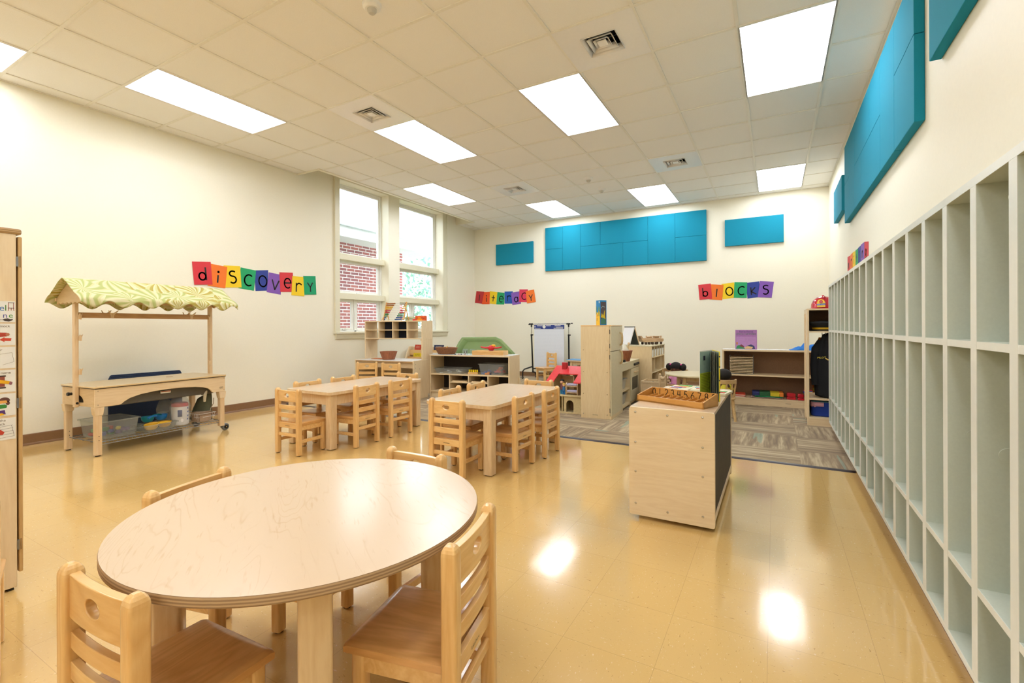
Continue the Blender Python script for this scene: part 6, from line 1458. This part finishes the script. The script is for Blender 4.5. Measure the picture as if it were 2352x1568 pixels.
def toaster(lab, x, y, w_, h_):
    o = thing('toy_case', lab, 'toy', bs(x, y, .0935), 3, 'red toy cases'); RDp = plain('case_red', '#C4182B', .25, coat=.4)
    MB().prism(rrect(0, w_, .0, h_*.38, .012), 0, .12, 'y').build('lower_half', RDp, o, bevel=.006); MB().prism(rrect(.002, w_-.004, h_*.4, h_, .02), .002, .115, 'y').build('upper_half', RDp, o, bevel=.008)
    MB().box(w_*.3, w_*.6, -.003, .001, h_*.32, h_*.44).build('latch', plain('case_red_dark', '#94101F', .3), o, bevel=.001)
toaster('larger red toy case beside the coloured mat', .755, .06, .105, .085); toaster('smaller red toy case beside the blue basket', .875, .05, .075, .08)
t = thing('toy_basket', 'blue plastic shopping basket at the right end of the blocks shelf', 'basket', bs(1.005, .10, .0935), 0)
BLp = plain('basket_blue', '#2150C9', .4)
bin_mb(.115, .15, .11, .78, .008).build('body', BLp, t, thick=.003)
for k in range(5): MB().box(-.04+.018*k, -.034+.018*k, -.075, -.0715, .03, .09).build('slot', plain('basket_dark', '#122C78', .5), t)
MB().tube([(-.06, -.0, .11), (-.06, -.06, .135), (.06, -.06, .135), (.06, 0, .11)], .005, 8).build('handle', plain('handle_red', '#D8344B', .4), t)

# ------------------------------------------------------------------ dress-up rack beside the lockers
t = thing('dress_up_rack', 'birch dress up rack with hooks at the far end of the lockers', 'rack', (.294, 5.872, .007), 0)
W, D, H = .43, .56, 1.226
for x in (0, W-.018): MB().prism([(0, 0), (.03, 0), (.05, .06), (D-.05, .06), (D-.03, 0), (D, 0), (D, H), (0, H)], x, x+.018, 'x').build('side_panel', BIRCH, t, bevel=.002)
for z0, z1 in ((H-.016, H), (.975, .990), (.27, .287), (.075, .09)): MB().box(.018, W-.018, .0, D-.01, z0, z1).build('shelf', BIRCHX, t, bevel=.001)
for y_, z_ in ((.19, 1.18), (.40, 1.18)): MB().box(-.007, 0, y_, y_+.03, .03, z_).build('batten', BIRCH, t, bevel=.002)
MB().box(.018, W-.018, D-.018, D-.01, .99, H-.016).build('upper_back', BROWNB, t); MB().box(.018, W-.018, D-.018, D-.01, .09, .27).build('lower_back', BROWNB, t); MB().box(.018, W-.018, .0, .018, 0, .075).build('kick_board', BIRCHX, t)
for x in (.14, .17): MB().tube([(x, .12, .975), (x, .12, .955), (x, .10, .945), (x, .085, .955)], .0035, 8).build('coat_hook', STEEL, t)
def rk(x, y, z): return (.294+x, 5.872+y, z+.007)
t = thing('fire_helmet', 'red toy fire helmet with yellow badge on the dress up rack', 'helmet', rk(.155, .18, H+.0005), 0)
HRd = plain('helmet_red', '#C9172B', .18, coat=.6)
MB().lathe([(.125, 0), (.127, .006), (.112, .012), (.108, .05), (.09, .095), (.055, .125), (.012, .137), (.010, .146), (0, .148)], n=36, sy=1.15).build('shell', HRd, t)
MB().box(-.003, .003, -.11, .11, .11, .142).build('crest', HRd, t, bevel=.003)
bd = MB(); bd.mat(plain('badge_yellow', '#F2BE2A', .4)); 
FBd = Frame((-.028, -.149, .014), (1, 0, 0), (0, .34, .94))
FBd.poly(bd, [(-.036, 0), (.036, 0), (.037, .05), (.026, .08), (0, .09), (-.026, .08), (-.037, .05)], 0, .003)
bd.mat(HRd); FBd.poly(bd, ell(0, .06, .015, .019, 18), .003, .0036); bd.mat(plain('badge_blue', '#2D5FB0', .4)); FBd.poly(bd, [(-.038, .018), (.038, .022), (.038, .04), (-.038, .036)], .003, .004)
bd.build('badge', None, t)
q = MB(); FBd.text(q, '1', 0, .051, .020, .0042); FBd.text(q, 'FIRE CHIEF', 0, .024, .009, .0046, .066); q.build('badge_lettering', PAPER, t)
t = thing('pilot_hat', 'dark pilot hat with yellow band on the upper shelf of the rack', 'hat', rk(.155, .17, .9905), 12)
CAPM = fabric('cap_charcoal', '#26272B', 200)
MB().lathe([(0, .002), (.095, .002), (.098, .04), (.135, .075), (.14, .088), (.12, .1), (0, .112)], n=32).build('crown', CAPM, t)
MB().lathe([(.0985, .018), (.101, .02), (.1015, .036), (.1, .038)], n=32).build('band', plain('cap_gold', '#E9B91D', .4), t)
MB().grid(lambda u, v: ((.10+.06*v*math.sin(PI*u))*math.cos(PI+PI*u), (.10+.06*v*math.sin(PI*u))*math.sin(PI+PI*u), .016-.014*v*math.sin(PI*u)), 20, 5).build('visor', BLACK, t, thick=.003)
# black pilot jacket on its hanger hook
t = thing('pilot_jacket', 'black pilot costume jacket hanging in the dress up rack', 'jacket', rk(.205, .12, .30), 0)
BJ = fabric('jacket_black', '#0E1016', 150)
def jac(u, v):
    a = 2*PI*u; z = .645*v
    w_ = .125+.012*math.sin(v*7) if v < .7 else .125-(v-.7)/.3*.065
    dd = .055+.01*math.sin(3*a+v*5)+.008*math.sin(7*a); fold = 1+.05*math.sin(5*a+v*4)
    return (w_*math.cos(a)*fold, dd*math.sin(a)*fold-.01, z+.018*math.sin(a*2+1)*(1-v))
MB().grid(jac, 48, 30).build('body', BJ, t, thick=.004, angle=80)
for s_ in (-1, 1): MB().tube([(s_*.07, 0, .58), (s_*.12, -.015, .5), (s_*.135, -.03, .33), (s_*.13, -.04, .12)], [.04, .043, .04, .034], 12).build('sleeve', BJ, t)
MB().tube([(-.05, -.02, .645), (0, -.045, .63), (.05, -.02, .645), (0, .03, .66)], .016, 8, True).build('collar', BJ, t)
q = MB(); FJ = Frame((-.075, -.084, .405), (1, 0, .06), (0, 0, 1)); FJ.text(q, 'PILOT', 0, 0, .018, 0, .075); q.build('name_patch', plain('thread_yellow', '#E9D43C', .6), t)
m_ = MB().mat(plain('thread_gold', '#D9B95A', .5)); FJ = Frame((.005, -.104, .40), (1, 0, 0), (0, 0, 1))
for s_ in (-1, 1): FJ.poly(m_, [(s_*.012, -.006), (s_*.046, .012), (s_*.05, .004), (s_*.03, -.012), (s_*.012, -.012)], 0, .001)
m_.mat(plain('thread_green', '#6E7A34', .5)); FJ.poly(m_, ell(0, -.004, .017, .014, 16), .001, .002); m_.build('wing_badge', None, t)
t = thing('costume_vest', 'orange and yellow costume hanging behind the black jacket', 'costume', rk(.21, .23, .29), 0)
MB().grid(lambda u, v: (.15*(u-.5)*2*(1 if v < .75 else 1-(v-.75)*1.6), .012*math.sin(u*16)+.0, .03+.6*v), 30, 20).build('cloth', fabric('vest_amber', '#C77A1C', 200), t, thick=.006, angle=80)
MB().box(-.145, .145, -.018, -.012, .05, .085).build('reflective_band', plain('vest_yellow', '#D9C23A', .5), t)
t = thing('lunch_bag', 'blue insulated bag with pink scalloped lid on the rack bottom shelf', 'bag', rk(.17, .165, .0905), 0)
MB().prism(rrect(-.13, .13, -.1, .1, .05, 8), 0, .115).build('body', fabric('bag_blue', '#1F3F9E', 260), t, bevel=.012)
n = 64; o_ = rrect(-.133, .133, -.103, .103, .05, 15); m_ = MB(); k = len(o_)
m_.add([(p[0], p[1], .15) for p in o_]+[(p[0]*1.005, p[1]*1.005, .10+.006*math.cos(i*1.0)) for i, p in enumerate(o_)], [(i, (i+1) % k, (i+1) % k+k, i+k) for i in range(k)]); m_.build('lid_frill', plain('bag_pink', '#E3A9BE', .7), t, thick=.003)
MB().prism(rrect(-.13, .13, -.1, .1, .05, 8), .116, .158).build('lid', plain('bag_aqua', '#5FA3BE', .6), t, bevel=.008)
MB().box(-.02, .05, -.108, -.102, .05, .15).build('strap', fabric('bag_blue', '#1F3F9E', 260), t)

# ------------------------------------------------------------------ outside the window
BR = None
m, nt, b = nodes('red_brick'); tc = N(nt, 'ShaderNodeTexCoord'); sp = N(nt, 'ShaderNodeSeparateXYZ'); nt.links.new(tc.outputs['Object'], sp.inputs[0]); cb = N(nt, 'ShaderNodeCombineXYZ')
nt.links.new(math_(nt, 'ADD', sp.outputs[1], sp.outputs[0]), cb.inputs[0]); nt.links.new(sp.outputs[2], cb.inputs[1])
bt = N(nt, 'ShaderNodeTexBrick'); nt.links.new(cb.outputs[0], bt.inputs['Vector']); bt.inputs['Scale'].default_value = 1; bt.inputs['Brick Width'].default_value = .215; bt.inputs['Row Height'].default_value = .068; bt.inputs['Mortar Size'].default_value = .008; bt.inputs['Mortar Smooth'].default_value = .1
bt.inputs['Color1'].default_value = lin('#A8625A'); bt.inputs['Color2'].default_value = lin('#8C595C'); bt.inputs['Mortar'].default_value = lin('#E2DCD8'); nt.links.new(bt.outputs['Color'], b.inputs['Base Color']); b.inputs['Roughness'].default_value = .9; BR = m
t = thing('brick_building', 'red brick building with pale eaves outside the window', 'building', (-7.9, 8.75, 0), 0)
MB().box(-6, 0, -9, 0, -1, 2.84).build('brick_wall', BR, t)
RW = plain('white_fascia', '#E4E7E8', .5); RS = plain('pale_shingle', '#BFC3C4', .8, var=.12, vs=9)
MB().box(-6.6, .55, -9.5, .55, 2.84, 2.90).build('soffit', RW, t); MB().box(.50, .56, -9.5, .56, 2.86, 3.05).box(-6.6, .5, .50, .56, 2.86, 3.05).build('fascia', RW, t)
rf = [(.6, -9.5, 3.05), (.6, .6, 3.05), (-6.6, .6, 3.05), (-3.2, -2.6, 4.6), (-3.2, -9.5, 4.6)]
rfo = MB().add(rf, [(0, 1, 3, 4), (1, 2, 3)]).build('roof', RS, t, thick=.03)
MB().box(-1.2, -.8, -2.4, -1.9, 3.5, 4.35).build('roof_vent', plain('vent_blue_grey', '#8FA6B3', .5), t, bevel=.02)
struct(MB().box(-40, XL-.3, -10, 60, -.62, -.6).build('ground_outside', plain('lawn_green', '#6F8A4C', .9, var=.2, vs=4)))
def tree(lab, x, y, h, r, seed):
    o = thing('leafy_tree', lab, 'tree', (x, y, -.6), 0, 'trees outside the window'); g = random.Random(seed)
    MB().tube([(0, 0, 0), (.05, .1, h*.35), (0, .15, h*.6)], [.16, .12, .06], 10).build('trunk', plain('bark', '#5C4A3A', .9, var=.2), o)
    mb = MB()
    for k in range(2600):
        th_, ph = g.uniform(0, 2*PI), math.acos(g.uniform(-1, 1)); rr = r*(.55+.45*g.random()**.4)*(1+.18*math.sin(3*th_+seed)+.12*math.sin(5*ph))
        c = Vector((rr*math.sin(ph)*math.cos(th_), rr*math.sin(ph)*math.sin(th_), h*.62+rr*math.cos(ph)*1.05))
        a = Vector((g.gauss(0, 1), g.gauss(0, 1), g.gauss(0, 1))).normalized(); b_ = a.orthogonal().normalized(); s_ = g.uniform(.05, .11)
        mb.add([tuple(c-a*s_), tuple(c+b_*s_*.5), tuple(c+a*s_), tuple(c-b_*s_*.5)], [(0, 1, 2, 3)])
    f = mb.build('foliage', plain('leaf_green', '#8DB5A0', .7, var=.3, vs=3), o)
tree('leafy tree beyond the corner of the brick building', -9.4, 12.4, 3.3, 1.75, 3); tree('second leafy tree farther right outside the window', -8.4, 17.0, 3.6, 1.9, 8)
